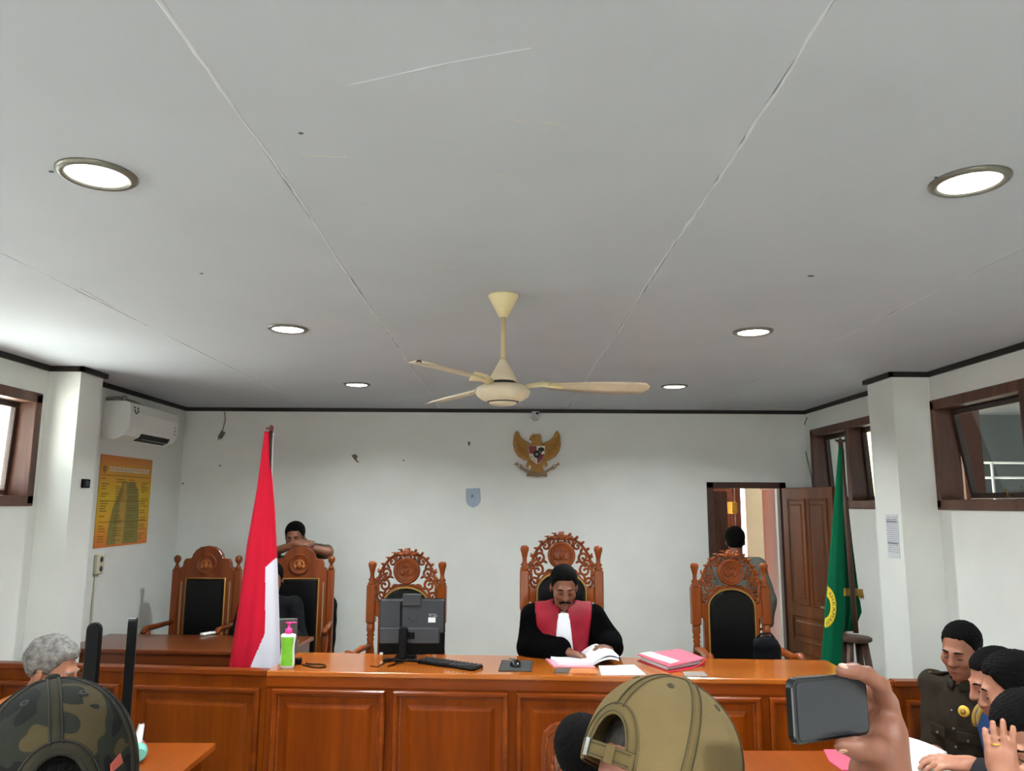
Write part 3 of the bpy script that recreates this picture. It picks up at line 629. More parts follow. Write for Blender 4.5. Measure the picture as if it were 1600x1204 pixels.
q = MB(); tp = top-t.location; q.box(tp.x-.035, tp.x+.012, -.012, .012, tp.z, tp.z+.014, bev=.003); q.lathe([(.014, tp.z-.01), (.018, tp.z+.016), (.008, tp.z+.03)], 12, Matrix.Translation((tp.x, 0, 0))); q.build('finial', mat('finial_red', (96, 34, 34), .5), t)
FL = [(672, 414), (700, 410), (760, 402), (850, 386), (950, 372), (1043, 357), (1150, 345)]; FR = [(672, 420.5), (700, 423), (740, 425), (800, 430), (868, 433), (950, 436), (1043, 439), (1150, 440)]
WB = [(866, 436), (870, 432), (884, 418), (985, 418), (1043, 396), (1150, 360)]
def white_zone(p, py, th):
    d = Vector((p.x, 0, p.z)); xl, xr = interp(FL, py), interp(FR, py); a = pxY(xl, py, YFL).x; b = pxY(xr, py, YFL).x
    px = xl+(p.x-a)/(b-a+1e-9)*(xr-xl); return 1 if (py > 866 and px > interp(WB, py)) else 0
cloth(t, 'flag_cloth', FL, FR, YFL, list(np.linspace(674, 1100, 210)), [M_red, M_fw], white_zone, .6, .28, 6, .6, 180)
# green flag in the corner with its stool
YG = 5.86; b0 = pxY(1334, 1000, 5.93); t = thing('court_flag', 'green flag with a yellow ring emblem leaning in the right corner', 'flag', (b0.x, 5.93, ZP))
pole_between(t, (b0.x+.02, 5.93, 1.06), pxY(1313, 690, 5.93), .02, .017, mat('brown_pole', (84, 56, 46), .55, var=.15))
q = MB(); tp = pxY(1313, 690, 5.93)-t.location
for a in (0, 1, 2, 3): q.tube([tp, tp+Vector((.045*math.cos(a*PI/2+.4), .03*math.sin(a*PI/2+.4), .012))], [.012, .008], 8)
q.lathe([(.012, tp.z-.01), (.02, tp.z+.005), (.006, tp.z+.03)], 12, Matrix.Translation((tp.x, tp.y, 0))); q.build('finial', M_dpole, t)
GL = [(696, 1311), (760, 1305.5), (850, 1298), (950, 1289), (1035, 1283), (1120, 1276)]; GR = [(696, 1315), (760, 1316.5), (850, 1318), (950, 1318), (1035, 1316), (1120, 1314)]
fc, P = cloth(t, 'flag_cloth', GL, GR, 5.80, list(np.linspace(697, 1090, 150)), [M_green], None, .7, .18, 5, 2.0, 120)
G2L = [(700, 1312), (760, 1313), (850, 1314), (985, 1316)]; G2R = [(700, 1318), (760, 1322), (850, 1332), (925, 1342), (955, 1347), (985, 1335)]
GF = mat('gold_fringe', (170, 136, 60), .6, var=.2, scale=30)
cloth(t, 'flag_fold', G2L, G2R, 6.02, list(np.linspace(701, 985, 120)), [mat('flag_green_shaded', (0, 76, 50), .8, spec=.15, var=.06, scale=3), GF], lambda p, py, th: 1 if 917 < py < 929 else 0, .45, .3, 6, 1.0, 120)  # rear fold uses a darker copy of the green, shade put in the colour
q = MB(); a = pxY(1343, 920, 5.96)-t.location
for i in range(9): q.tube([a+Vector((.004*i-.012, 0, 0)), a+Vector((.005*i-.012, -.004, -.07-.008*math.sin(i*2)))], [.004, .002], 6)
q.build('tassel', GF, t)
# yellow ring with lettering, laid on the cloth
def on_cloth(px, py, off):
    p = pxY(px, py, 5.80); a = pxY(interp(GL, py), py, 5.80); b = pxY(interp(GR, py), py, 5.80); c = (a+b)/2; w = (b-a).length/2
    u = max(-.995, min(.995, (p.x-c.x)/w)); v = (py-697)/393; th = -math.acos(u); rip = 1-.18*max(v, 0)**.5*(.5+.5*math.sin(5*th+2.0+1.3*math.sin(2.2*v+th)))
    return Vector((c.x+w*math.cos(th)*(1-.35*(1-rip)), 5.80+w*.7*math.sin(th)*rip-off, p.z))-t.location
q = MB(); rows = []
for r_ in np.linspace(.62, 1.0, 7): rows.append([on_cloth(1281+21*r_*math.cos(a), 946+36*r_*math.sin(a), .007) for a in np.linspace(-1.25, 1.25, 40)])
q.grid(rows); eb = q.build('ring_emblem', mat('flag_yellow', (226, 196, 30), .6), t, solid=.002)
q = MB()
for i, ch in enumerate('MAHKAMAH'):
    a0 = -1.05+2.1*i/7; vs, fs = text_mesh(ch, .30)
    def warp(v): rr_ = .80+v[1]*.9; aa = a0+v[0]*1.0/rr_; return on_cloth(1281+21*rr_*math.cos(aa), 946+36*rr_*math.sin(aa), .0105)
    q.add([warp(v) for v in vs], fs)
q.build('lettering', mat('letter_green', (20, 60, 34), .7), eb, recalc=False)
# stool
s0 = pxY(1334, 994, 5.93); sz = s0.z; t = thing('wooden_stool', 'tall dark wooden stool at the foot of the green flag', 'stool', (s0.x, 5.93, ZP)); M_st = wood('stool_wood', (104, 78, 66), (76, 54, 46), .5, 'z', 6, .1); hz = sz-ZP
q = MB(); q.lathe([(.115, hz-.03), (.125, hz-.024), (.125, hz-.006), (.118, hz)], 32); q.build('seat', M_st, t)
for a in (45, 135, 225, 315):
    c, s = math.cos(R(a)), math.sin(R(a)); q = MB(); q.tube([(.075*c, .075*s, hz-.03), (.19*c, .19*s, 0)], [.026, .03], 8); q.build('leg', M_st, t)
q = MB()
for a in (45, 135, 225, 315): q.tube([(.135*math.cos(R(a)), .135*math.sin(R(a)), .4), (.135*math.cos(R(a+90)), .135*math.sin(R(a+90)), .4)], .014, 8)
q.build('stretcher', M_st, t)

# ------------------------------------------------------------------ things on the left wall
t = thing('air_conditioner', 'white split air conditioner high on the left wall', 'air conditioner', (XL+.002, 5.91, 2.49))
prof = [(0, 0), (.1, -.012), (.17, .02), (.205, .08), (.21, .2), (.2, .27), (.17, .285), (0, .285)]; L = .88
q = MB(); q.prism(prof, 0, L, bev=0); q.build('case', M_white, t)
q = MB(); q.prism([(.130, -.001), (.172, .019), (.190, .05), (.194, .047), (.175, .013), (.132, -.006)], .24, .76); q.build('air_slot', M_black, t)
q = MB(); q.box(.05, .17, .3, .8, -.014, -.008, Matrix.Rotation(R(-8), 4, 'Y')); q.build('louver', M_white, t)
q = MB(); q.tube([(.209, .09+.028*math.cos(a), .225+.03*math.sin(a)) for a in np.linspace(PI, 2*PI, 10)], .005, 6)
for y in (.062, .118): q.ell((.208, y, .24), (.004, .012, .007), 8)
q.build('badge', mat('badge_dark', (50, 50, 52), .5), t)
q = MB()
for i in range(3): q.box(.2085, .2105, .8, .82, .09+.028*i, .102+.028*i)
q.build('indicator_marks', mat('mark_grey', (130, 130, 130), .5), t)
q = MB(); q.tube([(.0, .02, .3), (.06, .08, .32), (.09, .3, .31), (.05, .6, .3), (.02, .75, .3)], .012, 8); q.tube([(.1, .1, .285), (.1, .11, .33), (.06, .16, .33)], .014, 8); q.build('pipe', mat('pipe_wrap', (150, 144, 134), .7, var=.2, scale=30), t)
# poster
py0, py1, pz0, pz1 = 5.925, 6.79, 1.655, 2.365
mp_ = bpy.data.materials.new('poster_print'); mp_.use_nodes = True; nt = mp_.node_tree; tc = nt.nodes.new('ShaderNodeTexCoord'); sp = nt.nodes.new('ShaderNodeSeparateXYZ'); rp = nt.nodes.new('ShaderNodeValToRGB'); nt.links.new(tc.outputs['Generated'], sp.inputs[0]); nt.links.new(sp.outputs[2], rp.inputs[0]); nt.links.new(rp.outputs[0], nt.nodes['Principled BSDF'].inputs['Base Color']); nt.nodes['Principled BSDF'].inputs['Roughness'].default_value = .45
el = rp.color_ramp.elements; el[0].position = 0; el[0].color = (*srgb((214, 112, 30)), 1); el[1].position = 1; el[1].color = (*srgb((206, 120, 40)), 1)
for p_, c_ in ((.3, (222, 168, 16)), (.55, (214, 176, 10)), (.78, (210, 148, 20))): e = el.new(p_); e.color = (*srgb(c_), 1)
t = thing('wall_poster', 'yellow and orange printed poster on the left wall below the air conditioner', 'poster', (XL+.002, py0, pz0)); PW = py1-py0; PH = pz1-pz0
q = MB(); q.box(0, .004, 0, PW, 0, PH); q.build('sheet', mp_, t)
uv = lambda L_: [Vector((.005, u*PW, v*PH)) for u, v in L_]
q = MB(); q.add(uv([(.2, .02), (.22, .2), (.27, .42), (.38, .62), (.42, .72), (.66, .72), (.74, .62), (.78, .42), (.8, .02)]), [tuple(range(9))]); q.add([p+Vector((.0005, 0, 0)) for p in uv([(.36, .02), (.4, .5), (.44, .7), (.5, .7), (.52, .5), (.5, .02)])], [tuple(range(6))])
q.mi[-1] = 1; q.build('tower_print', [mat('print_olive', (132, 122, 50), .5), mat('print_tan', (178, 140, 56), .5)], t, recalc=False)
q = MB(); rr = random.Random(5)
def bar(u0, u1, v0, v1, d=.0062): q.add([Vector((d, u*PW, v*PH)) for u, v in ((u0, v0), (u1, v0), (u1, v1), (u0, v1))], [(0, 1, 2, 3)])
q.cur = 0
for v in (.865, .835):
    u = .16
    while u < .93: w = rr.uniform(.03, .07); bar(u, min(u+w, .95), v-.011, v+.011); u += w+.014
q.cur = 1; bar(.04, .11, .82, .88); bar(.06, .09, .80, .82)
q.cur = 2
for i in range(26):
    v = .74-.027*i
    for u0, u1 in ((.04, .18), (.3, .48), (.54, .74), (.8, .95)):
        if rr.random() < .75: bar(u0, u0+(u1-u0)*rr.uniform(.4, 1), v-.005, v+.004)
q.cur = 3
for v in (.5, .27, .78): bar(.03, .96, v-.003, v+.003, .006)
q.build('print_lines', [mat('print_white', (206, 196, 178), .6), mat('print_gold', (150, 100, 20), .6), mat('print_dark', (120, 92, 26), .6), mat('print_brown', (92, 62, 20), .6)], t, recalc=False)
# socket box and cable, switch on pillar
p = pxX(151, 881, XL); t = thing('power_socket', 'beige double power socket below the poster on the left wall', 'socket', (XL+.001, p.y, p.z))
q = MB(); q.box(0, .035, -.05, .05, -.075, .075, bev=.008); q.build('box', mat('beige_plastic', (206, 200, 176), .5), t)
for z in (-.035, .035):
    q = MB(); q.lathe([(.022, 0), (.022, .003), (.018, .004)], 16, Matrix.Translation((.0335, 0, z)) @ Matrix.Rotation(PI/2, 4, 'Y')); q.build('outlet', M_grey, t)
q = MB(); q.tube([(.01, -.02, -.07), (.012, -.03, -.25), (.012, -.03, -.6)], .007, 6); q.build('cable', mat('beige_cable', (196, 190, 170), .5), t)
p = pxX(132, 755, -2.885); q = MB(); q.box(-2.886, -2.868, p.y-.045, p.y+.045, p.z-.03, p.z+.03, bev=.004)
o = q.build('wall_switch', M_black); tag(o, 'small black switch box on the left pillar', 'switch')
q = MB(); q.box(-2.869, -2.864, p.y-.02, p.y+.02, p.z-.018, p.z+.018, bev=.002); q.build('rocker', M_grey, o)
# paper notice on right pillar
a = pxX(1384, 803, 2.659); b = pxX(1407, 872, 2.659); t = thing('paper_notice', 'sheet of printed paper taped to the right pillar', 'notice', (2.657, min(a.y, b.y), b.z)); w = abs(a.y-b.y); h = a.z-b.z
q = MB(); q.box(-.0015, .001, 0, w, 0, h); q.build('sheet', mat('notice_paper', (206, 208, 212), .8), t)
q = MB(); rr = random.Random(9)
for i in range(17):
    v = h*(.93-.05*i); hgt = .008 if i in (1, 2) else .004
    if i == 2 or i == 12: q.box(-.0024, -.0016, w*.05, w*.95, v-.006, v+.006); continue
    u = .08
    while u < .9: ww = rr.uniform(.06, .2); q.box(-.0024, -.0016, w*u, w*min(.94, u+ww), v-hgt/2, v+hgt/2); u += ww+.06
q.build('print_lines', mat('print_grey', (128, 130, 140), .8), t)

# ------------------------------------------------------------------ back wall: emblem and small marks
def G(x, y, d=YB-.02): return pxY(x/10.03+780, y/10.03+640, d)
c0 = G(590, 700); t = thing('garuda_emblem', 'golden eagle emblem with red and white shield on the back wall', 'emblem', (c0.x, YB-.004, c0.z))
def gp(L_): return [((G(*p)-c0).x, (G(*p)-c0).z) for p in L_]
M_eag = mat('eagle_gold', (160, 112, 28), .5, var=.2, scale=30); M_mar = mat('shield_maroon', (122, 22, 40), .5); M_bl = mat('emblem_black', (16, 14, 14), .5); M_cr = mat('emblem_cream', (226, 216, 200), .6); M_rib = mat('ribbon_brown', (140, 112, 82), .6, var=.2, scale=40)
wl = [(280, 325), (303, 350), (335, 425), (395, 480), (470, 515), (530, 565), (560, 800), (400, 790), (300, 730), (240, 640), (217, 540), (226, 420), (250, 355)]
for s in (0, 1):
    q = MB(); L_ = wl if not s else [(1182-x if x < 400 else 1180-x, y) for x, y in wl][::-1]
    o_ = gp(L_); q.prism(o_, -.03, 0, bev=.006); wg = q.build('wing', M_eag, t)
    for i in range(5):
        q = MB(); f = i/4; pts = gp([((250+60*f) if not s else 1180-(250+60*f), 420+60*i), ((330+40*f) if not s else 1180-(330+40*f), 520+50*i), ((420+20*f) if not s else 1180-(420+20*f), 560+46*i)]); q.tube([(x, -.031, z) for x, z in pts], [.004, .007, .003], 6); q.build('feather', M_eag, wg)
q = MB(); q.prism(gp([(470, 465), (490, 412), (525, 385), (640, 385), (652, 400), (657, 480), (690, 560), (700, 650), (480, 650), (510, 520), (515, 490)]), -.04, 0, bev=.005); hd = q.build('head', M_eag, t)
q = MB(); e = gp([(540, 425)])[0]; q.ell((e[0], -.041, e[1]), (.006, .004, .005), 8); q.build('eye', M_bl, hd)
q = MB(); q.prism(gp([(430, 840), (450, 790), (740, 790), (762, 870), (705, 925), (690, 965), (595, 990), (500, 965), (480, 930), (420, 880)]), -.028, 0, bev=.004); q.build('tail', M_eag, t)
shd = [(455, 568), (717, 568), (708, 690), (682, 780), (592, 858), (500, 780), (468, 700)]
q = MB(); q.prism(gp(shd), -.05, -.01, bev=.003); so = q.build('shield', M_cr, t)
q = MB(); q.prism(gp([(459, 572), (583, 572), (583, 692), (470, 692)]), -.053, -.049); q.build('field', M_mar, so)
q = MB(); q.prism(gp([(592, 700), (704, 700), (678, 778), (592, 850)]), -.053, -.049); q.build('field', M_mar, so)
q = MB(); e = gp([(655, 625)])[0]; q.ell((e[0], -.053, e[1]), (.03, .004, .022), 12); q.box(e[0]-.006, e[0]+.006, -.055, -.051, e[1]-.04, e[1]); q.build('tree', M_bl, so)
q = MB(); e = gp([(588, 700)])[0]; q.ell((e[0], -.054, e[1]), (.036, .006, .038), 16); q.build('boss', M_bl, so)
q = MB(); st = [((.018 if i % 2 == 0 else .008)*math.sin(i*PI/5)+e[0], (.018 if i % 2 == 0 else .008)*math.cos(i*PI/5)+e[1]) for i in range(10)]; q.prism(st, -.063, -.056); q.build('star', mat('star_grey', (170, 160, 150), .5), so)
q = MB()
for i in range(4): e = gp([(500+20*i, 730+25*i)])[0]; q.ell((e[0], -.052, e[1]), (.006, .003, .01), 8)
q.build('rice_ears', mat('rice_grey', (150, 146, 138), .6), so)
q = MB(); q.prism(gp([(230, 855), (280, 820), (300, 850), (340, 860), (370, 900), (430, 935), (470, 960), (590, 1000), (710, 960), (760, 930), (820, 895), (850, 855), (900, 850), (925, 818), (945, 855), (900, 880), (870, 920), (790, 950), (745, 985), (750, 1050), (680, 1040), (590, 1055), (500, 1040), (430, 1040), (440, 990), (390, 955), (330, 925), (280, 870)]), -.036, -.01, bev=.003); rb = q.build('ribbon', M_rib, t)
for s in (-1, 1):
    q = MB(); c_ = gp([(590+s*112, 900)])[0]; q.ell((c_[0], -.036, c_[1]), (.012, .006, .022), 10); q.build('claw', M_cr, t)
    q = MB(); q.prism(gp([(590+s*300, 868), (590+s*270, 895), (590+s*250, 885), (590+s*285, 858)]), -.039, -.034); q.build('ribbon_gap', M_cr, rb)
vs, fs = text_mesh('BHINNEKA TUNGGAL IKA', .017); e = gp([(590, 1020)])[0]; q = MB(); q.add([(v[0]+e[0], -.0375, v[1]+e[1]) for v in vs], fs); q.build('lettering', M_bl, rb, recalc=False)
def wall_bit(name, label, cat, outline, m, th=.006):
    p0 = pxY(*outline[0], YB); q = MB(); q.prism([((pxY(*p, YB)-p0).x, (pxY(*p, YB)-p0).z) for p in outline], -th, 0, bev=min(.002, th*.3)); o = q.build(name, m); o.location = (p0.x, YB-.001, p0.z); return tag(o, label, cat)
o = wall_bit('motion_sensor', 'small grey sensor at the wall top above the eagle emblem', 'sensor', [(831, 643), (842, 643), (843, 652), (840, 657), (834, 658), (830, 653)], mat('sensor_grey', (168, 168, 174), .5), .05)
q = MB(); q.ell((.05, -.052, -.02), (.012, .01, .012), 10); q.build('lens', M_black, o)
o = wall_bit('shield_sticker', 'pale blue shield shaped sticker on the back wall', 'sticker', [(728, 763), (750, 762), (751, 782), (747, 789), (739, 793), (731, 789), (728, 782)], mat('sticker_blue', (158, 172, 188), .7, var=.08, scale=30), .003)
q = MB(); q.ell((.06, -.004, -.07), (.012, .002, .016), 8); q.build('print', mat('sticker_dark', (120, 134, 150), .7), o)
wall_bit('plaster_gouge', 'brown gouge in the plaster of the back wall', 'wall mark', [(549, 711), (555, 709), (559, 712), (557, 718), (562, 722), (558, 722), (553, 717)], mat('gouge', (112, 98, 84), .9), .003)
wall_bit('wall_hook', 'small dark hook high on the back wall left of the eagle', 'hook', [(731, 690), (735, 690), (734, 696), (732, 696)], mat('hook_dark', (96, 84, 74), .6), .02)
for (x, y), lb in (((630.5, 719), 'tiny dark nail in the back wall below the ceiling fan'), ((286, 755), 'tiny dark nail in the back wall corner above the chairs'), ((344, 727), 'tiny dark nail in the back wall under the loose wire')):
    o = wall_bit('nail', lb, 'nail', [(x-1, y-1), (x+1, y-1), (x+1, y+1), (x-1, y+1)], mat('nail_dark', (74, 66, 60), .6), .012)
def wire(name, label, pts, r_, m, Y=None, X=None):
    w = [pxY(px, py, Y) if Y else pxX(px, py, X) for px, py in pts]; q = MB(); q.tube(w, r_, 6); return tag(q.build(name, m), label, 'cable')
q = wire('loose_wire', 'loose grey wire with a connector hanging from the back wall top', [(351, 643), (352, 655), (349, 668), (345, 678), (341, 687)], .006, mat('wire_grey', (130, 122, 112), .6), Y=YB-.012)
k = MB(); p = pxY(347, 678, YB-.02); k.box(-.02, .02, -.012, .008, -.045, .03, Matrix.Translation(p) @ Matrix.Rotation(.5, 4, 'Y'), bev=.004); k.build('connector', mat('connector', (96, 90, 82), .6), q)
wire('corner_wire', 'thin grey wire running down the right corner of the wall', [(1261, 652), (1256, 665), (1256, 690), (1262, 720), (1268, 745), (1270, 762)], .005, mat('wire_grey2', (126, 124, 122), .6), X=XR-.01)

# ------------------------------------------------------------------ on the judges' bench
BT = 1.0605
def onb(px, py): return pxZ(px, py, BT)
# monitor seen from behind
mc = onb(640, 1032); t = thing('computer_monitor', 'black desktop computer seen from behind on the bench', 'computer', (mc.x, mc.y+.10, BT), R(2)); MW, MHt = .405, .335
q = MB(); q.box(-MW/2, MW/2, -.012, .012, .02, .02+MHt, bev=.006); q.build('screen_frame', M_black, t)
q = MB(); q.box(-MW/2+.004, MW/2-.004, -.04, -.012, .15, .018+MHt, bev=.006); bs = q.build('back_shell', M_grey, t)
q = MB(); q.box(-MW/2+.006, MW/2-.03, -.052, -.012, .09, .185, bev=.006); q.build('lower_shell', mat('grey_plastic_dark', (54, 57, 62), .5), t)
q = MB(); q.box(-.075, -.06, -.0405, -.03, .19, .34); q.build('groove', M_black, bs)
q = MB(); q.box(-.06, .055, -.055, -.01, .315, .385, bev=.005); q.build('camera_housing', M_grey, t)
q = MB(); q.box(.1, .145, -.0415, -.039, .215, .245); q.build('white_sticker', M_paper, bs)
q = MB(); q.box(.1, .15, -.0415, -.039, .262, .266); q.box(.105, .12, -.0415, -.039, .252, .258); q.box(.128, .155, -.0415, -.039, .25, .256); q.build('label_print', mat('label_grey', (150, 152, 156), .6), bs)
q = MB(); q.lathe([(.026, 0), (.026, .002), (.022, .002)], 24, Matrix.Translation((.005, -.0395, .25)) @ Matrix.Rotation(PI/2, 4, 'X')); q.build('logo_disc', mat('logo_dark', (44, 47, 52), .3), bs)
q = MB(); q.box(-.068, -.018, -.115, -.05, .004, .185, Matrix.Rotation(R(-4), 4, 'X') @ Matrix.Translation((-.005, 0, 0)), bev=.006); q.build('stand_post', M_black, t)
q = MB(); q.box(-.04, .02, -.06, -.02, .12, .16, bev=.004); q.build('stand_hinge', M_black, t)
q = MB(); q.tube([(-.16, -.13, .008), (-.04, -.1, .009), (.05, -.14, .008)], [.01, .014, .01], 8, .5); q.box(-.1, .03, -.12, .06, .001, .009, bev=.003); q.build('stand_base', M_black, t)
q = MB(); q.box(-.195, -.175, -.014, -.01, .018, .034, bev=.002); q.build('port_cover', M_white, t)
# keyboard
a = onb(664, 1034); b = onb(743, 1045); t = thing('keyboard', 'black keyboard lying on the bench beside the monitor', 'keyboard', ((a+b)/2), math.atan2(b.y-a.y, b.x-a.x)); kl = (b-a).length/2+.02
q = MB(); q.box(-kl, kl, -.055, .055, 0, .016, bev=.005); q.build('case', M_black, t)
mk = mat('key_black', (30, 30, 33), .5); kme = None
for r_ in range(5):
    for c_ in range(14):
        x = -kl+.018+c_*(2*kl-.036)/13; y = -.042+r_*.021
        if kme is None: q = MB(); q.box(-.0085, .0085, -.0085, .0085, 0, .006, bev=.0015); ko = q.build('key', mk, t); kme = ko.data
        else: ko = bpy.data.objects.new('key', kme); COL.objects.link(ko); ko.parent = t
        ko.location = (x, y, .016)
# mouse pad, mouse
a = onb(781, 1048.5); b = onb(833, 1048.5); c = onb(806, 1032); d = Vector((b.x-a.x, b.y-a.y, 0)); pw = d.length/2; ph_ = max(.07, (c.y-a.y)/2)
q = MB(); q.box(-pw, pw, -ph_, ph_, 0, .004, bev=.0015); o = q.build('mouse_pad', mat('pad_dark', (44, 46, 48), .8, var=.15, scale=30)); o.location = ((a.x+b.x)/2, (a.y+c.y)/2, BT); o.rotation_euler = (0, 0, BR); tag(o, 'dark square mouse pad on the bench beside the keyboard', 'mouse pad')
q = MB(); q.box(-pw+.008, pw-.008, -ph_+.008, ph_-.008, .004, .0045); q.build('border', mat('pad_grey', (66, 68, 68), .8), o)
m0 = onb(805, 1041); t = thing('computer_mouse', 'black computer mouse on the dark mouse pad', 'mouse', (m0.x, m0.y, BT+.0048), R(10))
q = MB(); P = []
for i in range(13):
    v = -1+2*i/12; w = .031*math.sqrt(max(.02, 1-abs(v)**3)); P.append([(w*math.cos(a_), .052*v, .002+(.034-.01*v*v-.004*v)*math.sqrt(max(0.02, 1-abs(v)**4))*math.sin(a_)**.7) for a_ in np.linspace(0.001, PI-.001, 12)])
q.grid(P); q.add([(p[0], p[1], .0) for r_ in P for p in (r_[0], r_[-1])], [(2*i, 2*i+1, 2*i+3, 2*i+2) for i in range(12)]); q.build('shell', mat('mouse_black', (22, 22, 25), .25), t)
q = MB(); q.lathe([(.008, -.004), (.009, 0), (.008, .004)], 14, Matrix.Translation((0, .028, .028)) @ Matrix.Rotation(PI/2, 4, 'Y')); q.build('wheel', M_grey, t)
q = MB(); q.tube([(0, .05, .008), (.02, .09, .004), (.05, .14, .003), (.0, .2, .003)], .0025, 6); q.build('cable', M_black, t)
# pump bottle, charger cable
b0 = onb(448.5, 1043.5); t = thing('pump_bottle', 'white and green pump bottle with pink nozzle on the bench corner', 'bottle', b0); t.scale = (1, 1, .82)
sc = .315
prof = [(.10, 0), (.128, .015), (.135, .1), (.13, .2), (.118, .4), (.122, .52), (.135, .63), (.14, .7), (.125, .735), (.07, .75), (.06, .755)]
P = [[(r_*sc*math.cos(a_), r_*sc*.62*math.sin(a_), z*sc) for a_ in np.linspace(0, 2*PI, 33)[:-1]] for r_, z in prof]
q = MB(); q.grid(P, closed=True); q.add(P[0], [tuple(range(32))]); bo = q.build('body', mat('bottle_white', (236, 240, 230), .25), t)
for sg in (1, -1):
    q = MB(); P = []
    for v in np.linspace(.07, .68, 14):
        r_ = float(np.interp(v, [p[1] for p in prof], [p[0] for p in prof])); P.append([(r_*sc*1.01*math.cos(a_), -sg*r_*sc*.64*math.sin(a_)-sg*.0006, v*sc) for a_ in np.linspace(.62, PI-.62, 14)])
    q.grid(P); q.build('green_label', mat('label_green', (116, 186, 40), .4, var=.12, scale=25), bo)
q = MB(); q.lathe([(.062*sc, .75*sc), (.064*sc, .77*sc), (.064*sc, .84*sc), (.05*sc, .855*sc), (.022*sc, .86*sc), (.022*sc, .95*sc), (.03*sc, .955*sc), (.03*sc, .985*sc), (.012*sc, .995*sc)], 20); q.tube([(0, 0, .975*sc), (.1*sc, .01, .978*sc), (.13*sc, .012, .965*sc)], [.02*sc, .017*sc, .012*sc], 8); q.tube([(0, 0, .975*sc), (-.06*sc, 0, .978*sc)], [.02*sc, .016*sc], 8); q.build('pump_head', mat('pump_pink', (232, 50, 140), .35), t)
cc = onb(466, 1037); t = thing('charger_cable', 'black charger and looped cable beside the pump bottle', 'charger', cc)
q = MB(); q.box(-.025, .02, -.02, .02, 0, .035, bev=.006); q.build('plug', M_black, t)
pts = [onb(*p)-cc+Vector((0, 0, .004)) for p in ((472, 1039), (480, 1041), (490, 1043.2), (502, 1043.5), (509, 1041.5), (508, 1039.5), (500, 1038.3), (488, 1038.5), (478, 1037))]; q = MB(); q.tube(pts, .004, 6); q.build('cable', M_black, t)
pts = [onb(*p)+Vector((0, 0, .004)) for p in ((578, 1041), (590, 1043), (600, 1036), (612, 1031), (622, 1036), (606, 1042), (640, 1031), (652, 1034))]; q = MB(); q.tube(pts, .003, 6); tag(q.build('monitor_cable', M_black), 'thin black cable coiled around the monitor base', 'cable')
# book, papers, folders
def sheet(name, label, cat, corners, th, m, parent=None, z=BT, off=0):
    w = [pxZ(px, py, z) for px, py in corners]; c = sum(w, Vector())/len(w); q = MB(); n = len(w)
    q.add([p-c for p in w]+[p-c+Vector((0, 0, th)) for p in w], [tuple(range(n))[::-1], tuple(range(n, 2*n))]+[(i, (i+1) % n, n+(i+1) % n, n+i) for i in range(n)])
    o = q.build(name, m); o.location = c+Vector((0, 0, off)); return tag(o, label, cat)
sheet('loose_sheet', 'loose white sheet of paper at the bench front right of the open book', 'paper', [(935, 1040), (991, 1038.5), (1009, 1054), (940, 1054.5)], .003, M_paper)
sheet('dark_card', 'small dark card lying in front of the open book', 'card', [(870, 1043.5), (891, 1043.5), (888, 1051.5), (865, 1051)], .003, mat('card_dark', (78, 70, 64), .5, var=.2, scale=40))
sheet('brown_card', 'small tan card lying beside the dark card', 'card', [(893, 1043.5), (930, 1044.5), (934, 1052), (889, 1051.5)], .002, mat('card_tan', (190, 116, 62), .5, var=.15, scale=40))
sheet('name_plate', 'flat grey plate on the bench in front of the red folders', 'plate', [(1067, 1050), (1100, 1049), (1106, 1056.5), (1070, 1057)], .004, mat('plate_grey', (150, 140, 132), .4, var=.15, scale=60))
b0 = onb(905, 1031); t = thing('open_book', 'thick open book in pink covers in front of the judge', 'book', b0)
def loc(px, py, dz=0): return onb(px, py)-b0+Vector((0, 0, dz))
q = MB(); c4 = [loc(850, 1027), loc(905, 1024), loc(930, 1043), loc(866, 1042)]; q.add(c4+[p+Vector((0, 0, .006)) for p in c4], [(3, 2, 1, 0), (4, 5, 6, 7)]+[(i, (i+1) % 4, 4+(i+1) % 4, 4+i) for i in range(4)]); q.build('cover', mat('cover_pink', (236, 150, 168), .6), t)
q = MB(); c4 = [loc(856, 1027), loc(905, 1025), loc(926, 1041), loc(872, 1040)]; q.add([p+Vector((0, 0, .006)) for p in c4]+[p+Vector((0, 0, .022)) for p in c4], [(3, 2, 1, 0), (4, 5, 6, 7)]+[(i, (i+1) % 4, 4+(i+1) % 4, 4+i) for i in range(4)]); q.build('left_pages', M_paper, t)
q = MB(); A = loc(903, 1026, .012); B_ = loc(924, 1041, .012); ax = (loc(962, 1030)-loc(920, 1030)).normalized(); Wd = .19
for th0, hh in ((.0, .07), (.012, .045)):
    top = []; bot = []
    for s in np.linspace(0, 1, 14):
        lift = hh*math.sin(min(1, s*1.25)*PI*.62)*(1 if s < .8 else 1); top.append(s); 
    P = []
    for s in np.linspace(0, 1, 14):
        lift = hh*math.sin(s*PI*.72); P.append([A+ax*Wd*s+Vector((0, 0, lift)), B_+ax*Wd*s*.86+Vector((0, 0, lift*.9))])
    P2 = [[p-Vector((0, 0, .012)) for p in r_] for r_ in P]; q.grid(P); q.grid(P2); q.add([p for r_, r2 in zip(P, P2) for p in (r_[0], r2[0])], [(2*i, 2*i+1, 2*i+3, 2*i+2) for i in range(13)]); q.add([p for r_, r2 in zip(P, P2) for p in (r_[1], r2[1])], [(2*i, 2*i+1, 2*i+3, 2*i+2) for i in range(13)]); q.add([P[-1][0], P[-1][1], P2[-1][1], P2[-1][0]], [(0, 1, 2, 3)])
q.build('turned_pages', M_paper, t)
f0 = onb(1040, 1036); t = thing('red_folder', 'pink red case folder stuffed with papers on the bench right of the judge', 'folder', f0)
def lf(px, py, dz=0): return onb(px, py)-f0+Vector((0, 0, dz))
